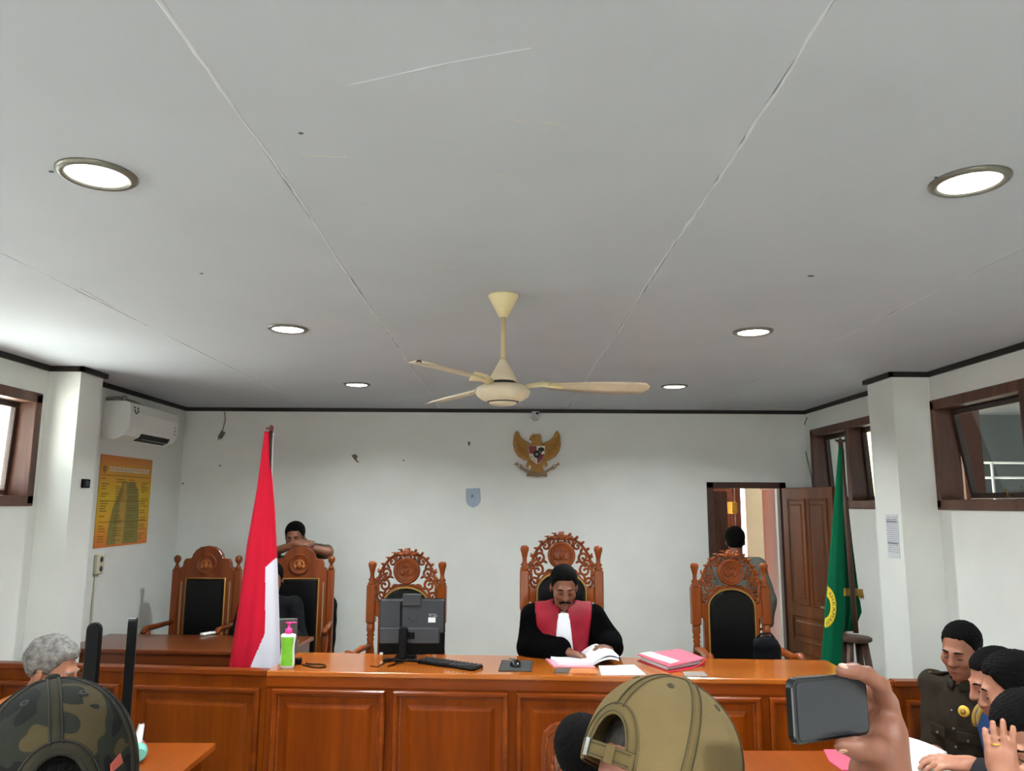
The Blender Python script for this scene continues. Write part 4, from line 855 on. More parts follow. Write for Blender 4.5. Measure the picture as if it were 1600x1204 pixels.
def slab(name, m, base, top_, par):
    q = MB(); n = len(base); q.add(list(base)+list(top_), [tuple(range(n))[::-1], tuple(range(n, 2*n))]+[(i, (i+1) % n, n+(i+1) % n, n+i) for i in range(n)]); return q.build(name, m, par)
c4 = [(996, 1032), (1062, 1026), (1102, 1038), (1046, 1050)]
slab('bottom_cover', mat('cover_red', (206, 40, 70), .55), [lf(*p) for p in c4], [lf(*p, .004) for p in c4], t)
c3 = [(1003, 1033), (1062, 1028), (1096, 1038), (1045, 1048)]
for i in range(5):
    j = [(px+random.uniform(-2, 2), py+random.uniform(-.6, .6)) for px, py in c3]; slab('paper_wad', M_paper if i % 2 else mat('paper_grey', (196, 196, 204), .8), [lf(*p, .005+.0055*i+.0005) for p in j], [lf(*p, .005+.0055*(i+1)) for p in j], t)
slab('top_cover', MATS['cover_red'] if False else M_pink, [lf(*p, .034+d_) for p, d_ in zip(c4, (.0, .012, -.0, -.006))], [lf(*p, .038+d_) for p, d_ in zip(c4, (.0, .012, -.0, -.006))], t)
slab('white_flap', M_paper, [lf(*p, d_) for p, d_ in zip([(1000, 1031), (1017, 1029.5), (1062, 1043.5), (1048, 1047)], (.0395, .044, .0395, .037))], [lf(*p, d_+.0015) for p, d_ in zip([(1000, 1031), (1017, 1029.5), (1062, 1043.5), (1048, 1047)], (.0395, .044, .0395, .037))], t)
q = MB(); q.tube([lf(1046, 1050, .0045), lf(1080, 1046, .006), lf(1103, 1038, .02), lf(1102, 1037, .036)], .004, 6); q.build('spine_edge', MATS['cover_red'], t)
# ------------------------------------------------------------------ on the left desk
p = pxZ(327, 991, 1.0); t = thing('remote_control', 'white remote control on the dark left desk', 'remote', (p.x, p.y, 1.0005), R(62))
q = MB(); q.box(-.075, .075, -.024, .024, 0, .02, bev=.007); q.build('case', M_white, t)
q = MB(); q.box(.02, .06, -.016, .016, .02, .0215); q.build('display', M_grey, t)
p = pxZ(466, 1008, 1.0); t = thing('laptop', 'grey laptop standing open on the left desk beside the pump bottle', 'laptop', (-1.60, 5.62, 1.0005), R(10))
ML = mat('laptop_grey', (110, 106, 100), .45)
q = MB(); q.box(-.14, .14, 0, .2, 0, .016, bev=.004); q.build('base', ML, t)
q = MB(); q.box(-.14, .14, -.005, .005, 0, .19, Matrix.Translation((0, .004, .012)) @ Matrix.Rotation(R(12), 4, 'X'), bev=.003); q.build('lid', ML, t)
# ------------------------------------------------------------------ on the front tables
p = pxZ(213, 1188, .78); t = thing('tissue_pack', 'turquoise and red tissue pack with a white tissue on the left table', 'tissue pack', (p.x, p.y, .7805), R(30))
q = MB(); P = []
for i in range(9):
    v = -1+2*i/8; P.append([(.045*(1-.3*v*v*v*v)*math.cos(a_), .075*v, .045+.045*math.sin(a_)*(1-.4*v**4)) for a_ in np.linspace(0, 2*PI, 17)[:-1]])
q.grid(P, closed=True, mf=lambda i, j: 1 if 3 <= i <= 4 else 0); q.add(P[0], [tuple(range(16))]); q.add(P[-1], [tuple(range(16))]); q.build('wrapper', [mat('pack_turquoise', (120, 190, 176), .3), mat('pack_red', (214, 70, 66), .3)], t)
q = MB(); P = [[(.02*math.cos(a_)*(1-.4*v)+.012*v, .03*math.sin(a_)*(1-.5*v)+.012*math.sin(3*a_)*v, .088+.075*v) for a_ in np.linspace(0, 2*PI, 19)[:-1]] for v in np.linspace(0, 1, 6)]; q.grid(P, closed=True); q.build('tissue', M_paper, t)
sheet('pink_folder', 'pink cardboard folder on the right front table', 'folder', [(1287, 1172), (1330, 1172), (1362, 1204), (1316, 1204), (1296, 1190)], .006, M_pink, z=.782, off=0)
# ------------------------------------------------------------------ people
def skin(name, c): return mat(name, c, .48, var=.07, scale=18, sss=.08, bump=.05, bscale=140)
SK_D = skin('skin_dark', (122, 76, 55)); SK_M = skin('skin_brown', (148, 96, 72)); SK_L = skin('skin_light', (172, 116, 92))
HAIR = mat('black_hair', (6, 5, 5), .7, bump=.9, bscale=330, spec=.12); HAIR_G = mat('grey_hair', (120, 116, 112), .6, var=.55, scale=40, bump=.6, bscale=220)
EYE = mat('eye_dark', (20, 14, 12), .3); LIP = mat('lip', (128, 70, 62), .5)
def nrm(v): v = np.array(v, float); return v/(np.linalg.norm(v)+1e-12)
HEAD = [ell((0, .018, .036), (.074, .094, .082), k=.02), ell((0, -.02, -.03), (.063, .074, .085), k=.03), ell((0, -.034, -.082), (.046, .05, .036), k=.03), ell((0, -.07, -.103), (.02, .018, .016), k=.02),
        ell((.04, -.058, -.03), (.026, .026, .022), k=.025), ell((-.04, -.058, -.03), (.026, .026, .022), k=.025), cap((-.032, -.084, .016), (.032, -.084, .016), .011, k=.018),
        ell((.031, -.1, -.004), (.017, .014, .010), k=.012, sub=True), ell((-.031, -.1, -.004), (.017, .014, .010), k=.012, sub=True),
        ell((.031, -.079, -.005), (.013, .012, .010), k=.004), ell((-.031, -.079, -.005), (.013, .012, .010), k=.004),
        cap((0, -.094, .008), (0, -.112, -.034), .008, .0125, k=.012), ell((.012, -.101, -.037), (.009, .010, .007), k=.008), ell((-.012, -.101, -.037), (.009, .010, .007), k=.008),
        cap((-.017, -.088, -.066), (.017, -.088, -.066), .007, k=.008), cap((-.014, -.087, -.078), (.014, -.087, -.078), .0075, k=.008), cap((-.026, -.1, -.0725), (.026, -.1, -.0725), .003, k=.006, sub=True),
        ell((.077, .012, -.012), (.010, .018, .031), rot=Rz(.35), k=.01), ell((-.077, .012, -.012), (.010, .018, .031), rot=Rz(-.35), k=.01)]
def hand_prims(w, f, n, right, curl=(.35, .35, .35, .4), spread=.06, thumb=(.8, .6, .25), sc=1.0):
    w = np.array(w, float); f = nrm(f); n = np.array(n, float); n = nrm(n-f*n.dot(f)); t = np.cross(f, n)*(1 if right else -1); Rm = np.stack([t, f, n], 1); out = []
    out.append(ell(w+f*.048*sc, np.array((.040, .052, .017))*sc, rot=Rm, k=.015)); out.append(cap(w-f*.01, w+f*.02*sc, .025*sc, .024*sc, k=.02))
    for i, (o, L) in enumerate(((.029, .070), (.010, .078), (-.010, .073), (-.028, .058))):
        p = w+f*(.084-.006*abs(i-1.3))*sc+t*o*sc; d0 = nrm(f+t*spread*(1.5-i)); a = 0.
        out.append(cap(w+f*.05*sc+t*o*.8*sc, p, .012*sc, .0098*sc, k=.01))
        for sgi, (fr, r0, r1) in enumerate(((.45, .0100, .0091), (.31, .0091, .0084), (.24, .0086, .0080))):
            a += curl[i]*(.6 if sgi == 0 else 1.1); q = p+(d0*math.cos(a)+n*math.sin(a))*L*fr*sc; out.append(cap(p, q, r0*sc, r1*sc, k=.004)); p = q
    p = w+f*.022*sc+t*.026*sc; d = nrm(t*thumb[0]+f*thumb[1]+n*thumb[2]); q = p+d*.038*sc; out.append(cap(w+f*.015*sc+t*.012*sc, p, .016*sc, .0135*sc, k=.012)); out.append(cap(p, q, .0125*sc, .0105*sc, k=.006)); d = nrm(d*.8+f*.5); out.append(cap(q, q+d*.03*sc, .0104*sc, .0082*sc, k=.005))
    return out
def ik(a, b, l1, l2, pole):
    a = np.array(a, float); b = np.array(b, float); v = b-a; L = np.linalg.norm(v)
    if L > (l1+l2)*.995: b = a+v/L*(l1+l2)*.995; v = b-a; L = np.linalg.norm(v)
    c = (l1*l1-l2*l2+L*L)/(2*L); h = math.sqrt(max(0, l1*l1-c*c)); u = v/L; p = np.array(pole, float); p = nrm(p-u*p.dot(u)); return a+u*c+p*h, b
def fold(amp, fr, sd):
    def g(Q, d): x, y, z = Q[:, 0]*fr+sd, Q[:, 1]*fr+sd*2, Q[:, 2]*fr; return d+amp*(np.sin(x*1.3+2*np.sin(z*.7+y))*np.sin(y*1.1+1.7*np.sin(x*.6))+.6*np.sin(z*1.6+1.5*np.sin(x+y)))
    return g
def person(label, head_at, rz, mode='sit', floor=0., lean=0, head=(0, 0, 0), hands={}, poles={}, elbows={}, handdir={}, curl={}, skinm=SK_M, hairm=HAIR, shirt=None, trousers=None, sleeve=1.0, shirt_inf=.013, hair=True, hairpost=None, h=.0075, sc=1.0, robe=False, brows=True, neck_y=0, hair_inf=.012, hairline=0., side=0, group=None, headturn=True):
    R0 = Rz(rz); head_at = np.array(head_at, float); pel = np.zeros(3); RL = Ry(side) @ Rx(lean); u = RL @ np.array([0, 0, 1.]); RH = Rz(head[0]) @ Rx(head[1]) @ Ry(head[2])
    nb = pel+u*.5*sc; nt = nb+nrm(u*.7+np.array([0, -.15, .5]))*.065*sc; hc = nt+RH @ np.array([0, -.018, .10])*sc
    loc = head_at-R0 @ hc; loc2 = np.array([loc[0], loc[1], floor]); off = np.array([0, 0, loc[2]-floor]); pel = pel+off; nb = nb+off; nt = nt+off; hc = hc+off
    L = lambda w: R0.T @ (np.array(w, float)-loc2)
    P_head = xform(HEAD, RH, hc, sc)
    tor = [ell(pel, np.array((.155, .115, .11))*sc, k=.06), ell(pel+u*.17*sc, np.array((.142, .108, .14))*sc, rot=RL, k=.08), ell(pel+u*.335*sc, np.array((.16, .112, .16))*sc, rot=RL, k=.08)]
    sh = {}; shp = []
    for s, k in ((-1, 'R'), (1, 'L')):
        sh[k] = pel+u*.455*sc+RL @ np.array([s*.178, .0, 0])*sc; shp.append(cap(nb-u*.03*sc, sh[k], .052*sc, .054*sc, k=.05))
    neck = [cap(nb-u*.05, nt+RH @ np.array([0, .0, .03])*sc, .053*sc, .05*sc, k=.03)]
    arms = {}; fore = {}; hnd = {}; wr = {}
    for s, k in ((-1, 'R'), (1, 'L')):
        tgt = L(hands[k]) if k in hands else (sh[k]+np.array([s*.06, -.03, -.52])*sc if mode == 'stand' else pel+np.array([s*.12, -.36, .08])*sc)
        if k in elbows: el = L(elbows[k]); wv = tgt
        else: el, wv = ik(sh[k], tgt, .29*sc, .255*sc, RL @ np.array(poles.get(k, (s*.5, .4, -1.))))
        arms[k] = cap(sh[k], el, .05*sc, .043*sc, k=.035); fore[k] = cap(el, wv, .043*sc, .028*sc, k=.02); wr[k] = (el, wv)
        fd = R0.T @ np.array(handdir[k][0], float) if k in handdir else (wv-el); pn = R0.T @ np.array(handdir[k][1], float) if k in handdir else np.array([-s*.6, .2, -.7])
        hnd[k] = hand_prims(wv, fd, pn, k == 'R', curl.get(k, (.35,)*4), sc=sc)
    legs = []; feet = []
    for s in (-1, 1):
        hip = pel+np.array([s*.09, 0, -.02])*sc
        if mode == 'sit': kn = np.array([s*.12, -.42*sc, pel[2]-.02]); an = np.array([s*.12, -.40*sc, .09])
        else: kn = np.array([s*.1, -.01, pel[2]*.53]); an = np.array([s*.1, .03, .09])
        legs += [cap(hip, kn, .078*sc, .056*sc, k=.03), cap(kn, an, .054*sc, .036*sc, k=.02)]; feet.append(cap(an+np.array([0, .03, -.045]), an+np.array([s*.02, -.14, -.05]), .036, .032, k=.02))
    t = thing('person', label, 'person', loc2, rz, group)
    sdf_mesh('body', tor+shp+neck+P_head+list(arms.values())+list(fore.values())+hnd['R']+hnd['L']+legs+feet, skinm, h, parent=t, smooth_it=1)
    hl = lambda Q: (Q-hc) @ RH/sc
    if hair:
        cran = xform([HEAD[0], HEAD[1]], RH, hc, sc)
        def hp(Q, d):
            q = hl(Q); ax = np.abs(q[:, 0])
            zl = np.interp(q[:, 1], [-.1, -.07, -.052, -.04, -.022, -.008, .03, .045, .075, .12], [.072, .068, .055, .038, .004, -.004, .004, -.03, -.062, -.075])+hairline+.006*np.clip((ax-.02)/.03, 0, 1)*(q[:, 1] < -.05)
            g = q[:, 2]-zl+.004*np.sin(q[:, 0]*210+3*np.sin(q[:, 2]*120))*np.sin(q[:, 1]*190); th_ = hair_inf*np.sqrt(np.clip((g+.002)/.03, 0, 1))*(.75+.5*np.clip(q[:, 2]/.1, 0, 1))
            d = np.maximum(d-th_*sc+.0022*np.sin(q[:, 0]*310+2*np.sin(q[:, 1]*90))*np.sin(q[:, 1]*240+q[:, 2]*210)+.0015*np.sin(q[:, 0]*520)*np.sin(q[:, 2]*480+q[:, 1]*300), -g*.9)
            return hairpost(q, d) if hairpost else d
        sdf_mesh('hair', cran, hairm, .004, .001, hp, t, 1)
    for s in (-1, 1): q = MB(); q.tube([RH @ np.array(p)*sc+hc for p in ((s*.02, -.0885, -.009), (s*.031, -.0915, -.011), (s*.043, -.0855, -.009))], [.0015, .0026, .0015], 6); q.build('eyelash', EYE, t)
    q = MB(); q.tube([RH @ np.array(p)*sc+hc for p in ((-.02, -.0885, -.0735), (-.008, -.0955, -.0715), (.008, -.0955, -.0715), (.02, -.0885, -.0735))], [.0018, .0032, .0032, .0018], 6); q.tube([RH @ np.array(p)*sc+hc for p in ((-.016, -.0885, -.0775), (0, -.0945, -.0795), (.016, -.0885, -.0775))], [.0018, .0042, .0018], 6); q.build('lips', LIP, t)
    if brows:
        for s in (-1, 1): q = MB(); q.tube([RH @ np.array(p)*sc+hc for p in ((s*.012, -.0945, .017), (s*.03, -.093, .022), (s*.048, -.081, .017))], [.0035, .0042, .002], 6); q.build('eyebrow', hairm, t)
    if shirt:
        pr = tor+shp+[cap(sh[k]*1, arms[k][1]*(1-min(1, sleeve*2))+arms[k][2]*min(1, sleeve*2), .052*sc, .048*sc, k=.03) for k in arms]
        if sleeve > .5:
            for k in arms: e, w = wr[k]; f_ = (sleeve-.5)*2*.93; pr.append(cap(e, e+(w-e)*f_, .046*sc, .036*sc, k=.025))
        if robe:
            for k in arms: e, w = wr[k]; pr.append(cap(sh[k], e, .062, .075, k=.04)); pr.append(cap(e+np.array([0, 0, -.01]), e+(w-e)*.8, .07, .06, k=.03))
            for s in (-1, 1): pr.append(cap(pel+np.array([s*.12, -.05, .05]), pel+np.array([s*.14, -.1, -.1]), .14, .16, k=.05))
        fd = fold(.0035, 26, len(label) % 17)
        nk = cap(nb-u*.035, nt+(nt-nb)*1.0, .06*sc, .066*sc)
        def sp_(Q, d): return np.maximum(fd(Q, d), -prim_eval(nk, Q, 0.))
        so = sdf_mesh('shirt' if not robe else 'robe', pr, shirt, .01, shirt_inf, sp_, t, 2)
        if not robe:
            q = MB(); ring = [nb+RL @ np.array([.066*math.cos(a), .064*math.sin(a)-.012, .012+.018*math.sin(a)])*sc for a in np.linspace(-PI*.44, PI*1.44, 22)]
            q.grid([[p-u*.012, p+u*.024+RL @ np.array([0, 0, 0])] for p in ring]); q.grid([[p+u*.024, (p-nb)*1.3+nb-u*.012] for p in ring]); q.build('collar', shirt, so, solid=.003)
    if trousers:
        fd2 = fold(.003, 22, 3); sdf_mesh('trousers', [ell(pel, np.array((.155, .115, .11))*sc, k=.06)]+legs, trousers, .012, .014, fd2, t, 1)
        sdf_mesh('shoes', feet, M_black, .012, .008, None, t)
    t_info = dict(t=t, hc=hc, RH=RH, nb=nb, u=u, RL=RL, pel=pel, tor=tor, shp=shp, sh=sh, wr=wr, L=L, sc=sc, loc=loc2, R0=R0, hnd=hnd, fore=fore)
    return t_info
def hp_(I, p): return I['RH'] @ (np.array(p, float)*I['sc'])+I['hc']
def simple_seat(label, x, y, rz, zseat, floor, m):
    t = thing('wooden_chair', label, 'chair', (x, y, floor), rz); hz = zseat-floor
    q = MB(); q.box(-.21, .21, -.21, .21, hz-.03, hz, bev=.006); q.build('seat', m, t)
    for a in (-1, 1):
        for b in (-1, 1): q = MB(); q.box(a*.18-.018, a*.18+.018, b*.18-.018, b*.18+.018, 0, hz-.03 if b < 0 else hz+.3, bev=.003); q.build('leg', m, t)
    q = MB(); q.box(-.2, .2, .18, .2, hz+.14, hz+.28, bev=.004); q.build('backrest', m, t)
def seat_for(I, label, dy=0):
    p = I['loc']+I['R0'] @ np.array([0, .02+dy, 0]); simple_seat(label, p[0], p[1], math.atan2(I['R0'][1, 0], I['R0'][0, 0]), I['loc'][2]+I['pel'][2]-.135, I['loc'][2], M_chair2)
V = lambda *a: np.array(pxY(*a))
# ---- the judge
JH = V(881, 916, 5.0)
I = person('judge in a black robe with red front and white bib, reading at the bench', JH, R(-2), 'sit', ZP, R(10), (R(4), R(20), 0), {'R': np.array(onb(884, 1031))+(0, .02, .048), 'L': np.array(pxY(956, 1013, 4.93))},
           {}, {'R': V(832, 1010, 5.06), 'L': V(947, 1002, 5.08)}, {'R': ((.85, -.45, -.12), (.1, -.1, -1)), 'L': ((-.5, -.5, .15), (-.5, -.3, -.8))}, {'R': (.25, .22, .25, .3), 'L': (.5, .5, .5, .6)}, SK_D, HAIR, mat('robe_black', (5, 5, 6), .9, spec=.04), None, .88, .02, robe=True, h=.0065, sc=1.03, hairline=.004, hair_inf=.010)
T_ = I['t']; pel, u, nb = I['pel'], I['u'], I['nb']
shl = [cap(nb-u*.03, I['sh'][k], .06, .066, k=.05) for k in 'RL']
fd = fold(.003, 30, 4); nkj = cap(nb-u*.04, nb+u*.2, .068, .075)
def rp_(Q, d):
    z = (Q-pel) @ u; ax = np.abs(Q[:, 0]); d = fd(Q, d)
    return np.maximum.reduce([d, (ax-(.168-.12*(.44-z)))*.9, .12-z, Q[:, 1]-.035-nb[1], -prim_eval(nkj, Q, 0.), (.03+.044*np.clip((.5-z)/.38, 0, 1))-ax-.012])
sdf_mesh('red_front', I['tor']+shl, mat('robe_red', (140, 12, 36), .55, var=.12, spec=.3), .008, .036, rp_, T_, 2)
def wp_(Q, d):
    z = (Q-pel) @ u; ax = np.abs(Q[:, 0]); return np.maximum.reduce([d+.002*np.sin(Q[:, 0]*260), ax-(.036+.044*np.clip((.52-z)/.38, 0, 1)), .14-z, Q[:, 1]-nb[1]+.02, z-.53])
sdf_mesh('white_bib', I['tor']+[cap(nb-u*.1, nb+u*.03, .075, .06, k=.05)], mat('bib_white', (228, 230, 236), .8), .007, .043, wp_, T_, 2)
q = MB()
for s in (-1, 1): q.tube([hp_(I, p) for p in ((0, -.104, -.052), (s*.016, -.102, -.055), (s*.032, -.09, -.064), (s*.036, -.084, -.072))], [.006, .0075, .006, .002], 8)
q.build('moustache', HAIR, T_)
# ---- man leaning over the chair back
LH = V(461, 838, 6.93)
I = person('man in olive shirt leaning on the back of a plain chair, arms crossed', LH, R(3), 'stand', ZP, R(14), (0, R(12), R(-3)), {'R': V(463, 849, 6.71), 'L': V(474, 853, 6.73)}, {}, {'R': V(424, 864, 6.80), 'L': V(513, 862, 6.82)},
           {'R': ((1, -.1, .05), (0, .6, -.8)), 'L': ((-1, -.1, .1), (0, .6, -.8))}, {'R': (.2,)*4, 'L': (.25,)*4}, SK_D, HAIR, mat('shirt_olive', (72, 74, 60), .85, var=.1), mat('trousers_black', (12, 13, 14), .85), .42, h=.007, side=R(-20))
q = MB(); e, w = I['wr']['L']; d = nrm(w-e); c = w-d*.035; a1 = nrm(np.cross(d, (0, 0, 1))); a2 = np.cross(d, a1); q.tube([c+(a1*math.cos(a)+a2*math.sin(a))*.034 for a in np.linspace(0, 2*PI, 20)], .009, 6); q.build('wristwatch', M_black, I['t'])
q = MB(); p_ = I['sh']['L']+np.array([-.02, -.01, .068]); q.box(-.05, .04, -.025, .025, -.004, .006, Matrix.Translation(p_) @ Matrix.Rotation(.2, 4, 'Y'), bev=.003); q.build('epaulette', mat('epaulette_olive', (60, 62, 50), .8), I['t'])
# ---- person hidden behind the flag
I = person('dark haired person seated half hidden behind the red and white flag', V(425, 905, 6.22), R(6), 'sit', ZP, R(6), (R(10), R(10), 0), {'L': np.array((-1.66, 5.98, 1.045)), 'R': np.array((-1.95, 6.0, 1.045))}, {}, {}, {}, {}, SK_D, HAIR, mat('shirt_dark', (18, 19, 22), .85, var=.1), mat('trousers_dark', (30, 30, 34), .8), .9, h=.0085)
# ---- man at the door, seen from behind
I = person('man in grey green jacket walking out through the door, seen from behind', V(1149, 845, 6.95), R(170), 'stand', ZP, 0, (R(-8), 0, 0), {}, {}, {}, {}, {}, SK_D, HAIR, mat('jacket_grey', (92, 98, 92), .85, var=.1), mat('trousers_navy', (26, 28, 34), .8), .95, h=.0085, shirt_inf=.018, hairline=-.045)
# ---- grey haired man at the left
GHD = V(82, 1046, 3.42)
def curly(q, d): return d+.004*np.sin(q[:, 0]*90+1)*np.sin(q[:, 1]*95)*np.sin(q[:, 2]*88+2)
I = person('grey haired man with glasses and orange brown shirt at the left table', GHD, R(88), 'sit', 0., R(44), (R(4), R(16), 0), {'L': np.array((-1.80, 3.28, .83)), 'R': np.array((-1.80, 3.62, .83))}, {}, {}, {}, {}, skin('skin_tan', (160, 106, 80)), HAIR_G, mat('shirt_orange', (186, 108, 52), .85, var=.12, scale=12), mat('trousers_brown', (60, 50, 44), .8), .45, h=.007, hairpost=curly, hair_inf=.018, hairline=.0)
q = MB()
for s in (-1, 1):
    q.tube([hp_(I, (s*.033+.021*math.cos(a), -.104-.0*math.sin(a), -.008+.016*math.sin(a))) for a in np.linspace(0, 2*PI, 18)], .0022, 6); q.tube([hp_(I, p) for p in ((s*.054, -.1, -.002), (s*.078, -.04, .004), (s*.082, .01, .006), (s*.082, .035, -.01))], .0024, 6)
q.tube([hp_(I, (-.012, -.108, -.006)), hp_(I, (.012, -.108, -.006))], .0022, 6); q.build('glasses', mat('glasses_frame', (40, 26, 22), .3), I['t'])
seat_for(I, 'wooden chair under the grey haired man')
# ---- the uniformed officer at the right
M_uni = mat('uniform_brown', (44, 38, 30), .85, var=.08)
I = person('officer in dark brown uniform with gold badge, looking down', V(1502, 1014, 3.7), R(-66), 'sit', 0., R(4), (R(10), R(14), R(4)), {'R': np.array((1.92, 3.60, .83)), 'L': np.array((1.98, 3.34, .83))}, {}, {}, {}, {}, SK_M, HAIR, M_uni, mat('trousers_uniform', (54, 48, 40), .85), .45, h=.006, hairline=.01, hair_inf=.0065)
def on_front(I, x, up_, out=.13):  # point on the shirt front: x to the wearer's left, up_ along the spine
    z = up_*I['sc']; rad = math.sqrt(max(.05, 1-(x/.19)**2)); return I['pel']+I['u']*z+I['RL'] @ np.array([x, -out*rad, 0])
def badge(I, name, p, n, r_, m, th=.006):
    Mx = Matrix.Translation(p) @ Vector(n).to_track_quat('Z', 'Y').to_matrix().to_4x4(); q = MB(); q.lathe([(r_, 0), (r_, th*.5), (r_*.85, th), (r_*.5, th*1.2), (.001, th*1.3)], 20, Mx, cap=False); return q.build(name, m, I['t'])
M_bg = mat('badge_gold', (214, 176, 70), .35, metal=.5)
gb = badge(I, 'gold_badge', on_front(I, .07, .415, .160), (.3, -1, .25), .025, M_bg); gq = badge(I, 'badge_center', on_front(I, .07, .415, .166), (.3, -1, .25), .013, mat('badge_dark_gold', (150, 112, 34), .4, metal=.4)); gq.parent = gb
for s in (-1, 1):
    c = I['sh']['L' if s > 0 else 'R']+np.array([-s*.03, -.02, .062]); Mx = Matrix.Translation(c) @ Matrix.Rotation(s*.2, 4, 'Y'); q = MB(); q.box(-.055, .055, -.026, .026, -.004, .006, Mx, bev=.003); ep = q.build('epaulette', M_uni, I['t'])
    q = MB(); q.box(.015 if s > 0 else -.045, .045 if s > 0 else -.015, -.022, .022, .006, .009, Mx, bev=.001); q.build('rank_bar', M_bg, ep)
    c = on_front(I, s*.075, .30, .158); q = MB(); q.box(-.05, .05, -.004, .006, -.025, .02, Matrix.Translation(c) @ Matrix.Rotation(s*.3, 4, 'Z'), bev=.003); pk = q.build('pocket_flap', M_uni, I['t'])
    q = MB(); q.ell((c[0], c[1]-.006, c[2]-.012), (.007, .004, .007), 10); q.build('button', mat('button_brown', (96, 86, 74), .4), pk)
q = MB()
for z in (.16, .24, .32, .4): p = on_front(I, 0, z, .139); q.ell(p, (.007, .004, .007), 10)
q.build('buttons', MATS['button_brown'], I['t'])
seat_for(I, 'wooden chair under the brown uniformed officer')
# ---- two men in blue beside him
M_blue = mat('uniform_blue', (34, 62, 104), .85, var=.12)
I = person('man in blue uniform with gold shoulder stripes beside the officer', V(1556, 1063, 3.22), R(-92), 'sit', 0., R(13), (R(-2), R(18), 0), {'R': np.array((1.86, 2.95, .84)), 'L': np.array((1.86, 2.75, .84))}, {}, {}, {}, {}, SK_L, HAIR, M_blue, mat('trousers_navy2', (30, 32, 40), .8), .45, h=.0065, hair_inf=.009)
STR = I
seat_for(I, 'wooden chair under the man in blue uniform')
I = person('man in dark navy shirt holding a white paper, head bowed', V(1583, 1076, 2.83), R(-114), 'sit', 0., R(18), (R(-4), R(16), 0), {'L': V(1516, 1196, 2.62), 'R': np.array((1.75, 2.95, .86))}, {'L': (.3, .4, -1)}, {}, {'L': ((-1, .15, .12), (-.1, .2, -1))}, {'L': (.35, .4, .45, .5)}, SK_L, HAIR, mat('shirt_navy', (22, 28, 42), .85, var=.1), mat('trousers_blue', (26, 32, 48), .8), .42, h=.006, hairline=0., hair_inf=.010)
M_sg = mat('stripe_gold', (168, 134, 44), .55)
for k_, sg_ in (('R', -1), ('L', 1)):
    for j in range(2):
        c = STR['sh'][k_]; q = MB(); x_ = sg_*(-.03+.036*j); q.tube([c+STR['RL'] @ np.array([x_, .073*math.sin(a), -.2*sg_*x_+.073*math.cos(a)]) for a in np.linspace(-1.7, .7, 14)], .012, 8, .4); q.build('shoulder_stripe', M_sg, STR['t'])
PIV = I
seat_for(I, 'wooden chair under the man in dark navy shirt')
# sheet of paper in his hand
q = MB(); rows = []
for i in range(9):
    v = i/8; rows.append([Vector(V(1401+78*s+14*v, 1148+26*s**1.5+62*v, 2.70-.06*v+.05*s)) for s in np.linspace(0, 1, 8)])
q.grid(rows); tag(q.build('held_paper', M_paper, solid=.0012), 'white sheet of paper held by the man in dark navy', 'paper')
# ---- man with hand over his face, nearest at the right
I = person('man at the right edge covering his face with a ringed hand', V(1605, 1152, 2.4), R(-62), 'sit', 0., R(12), (R(-4), R(24), 0), {'L': V(1568, 1222, 2.24), 'R': np.array((1.8, 2.5, .84))}, {'L': (.6, .2, -1)}, {}, {'L': ((.0, .02, 1), (.55, .85, .0))}, {'L': (.06, .07, .1, .14)}, SK_L, HAIR, mat('shirt_black2', (34, 34, 38), .85), mat('trousers_black2', (28, 28, 32), .8), .9, h=.005, hair_inf=.013)
w = I['wr']['L'][1]; hp4 = [p for p in I['hnd']['L'] if p[0] == 'cap']
rp = hp4[10]; c = rp[1]*.45+rp[2]*.55; d = nrm(rp[2]-rp[1]); a1 = nrm(np.cross(d, (1, 0, 0))); a2 = np.cross(d, a1)
q = MB(); q.tube([c+(a1*math.cos(a)+a2*math.sin(a))*.0112 for a in np.linspace(0, 2*PI, 18)], .0024, 6); q.build('gold_ring', M_bg, I['t'])
q = MB(); q.tube([hp_(I, (.05+.012*math.cos(a), .03, .085+.012*math.sin(a))) for a in np.linspace(0, 2*PI, 14)], .004, 6); q.build('headphone', M_grey, I['t']) if False else None
seat_for(I, 'wooden chair under the man covering his face')
# ---- man on the middle seat, seen from behind
I = person('black haired person seated in the middle, seen from behind beside the khaki cap', V(909, 1183, 2.6), R(176), 'sit', 0., R(2), (0, R(4), 0), {}, {}, {}, {}, {}, SK_D, HAIR, mat('shirt_grey', (110, 108, 104), .85, var=.1), mat('trousers_grey', (50, 50, 54), .8), .45, h=.008, hairline=-.02, hair_inf=.014)
seat_for(I, 'wooden chair under the person seated in the middle')

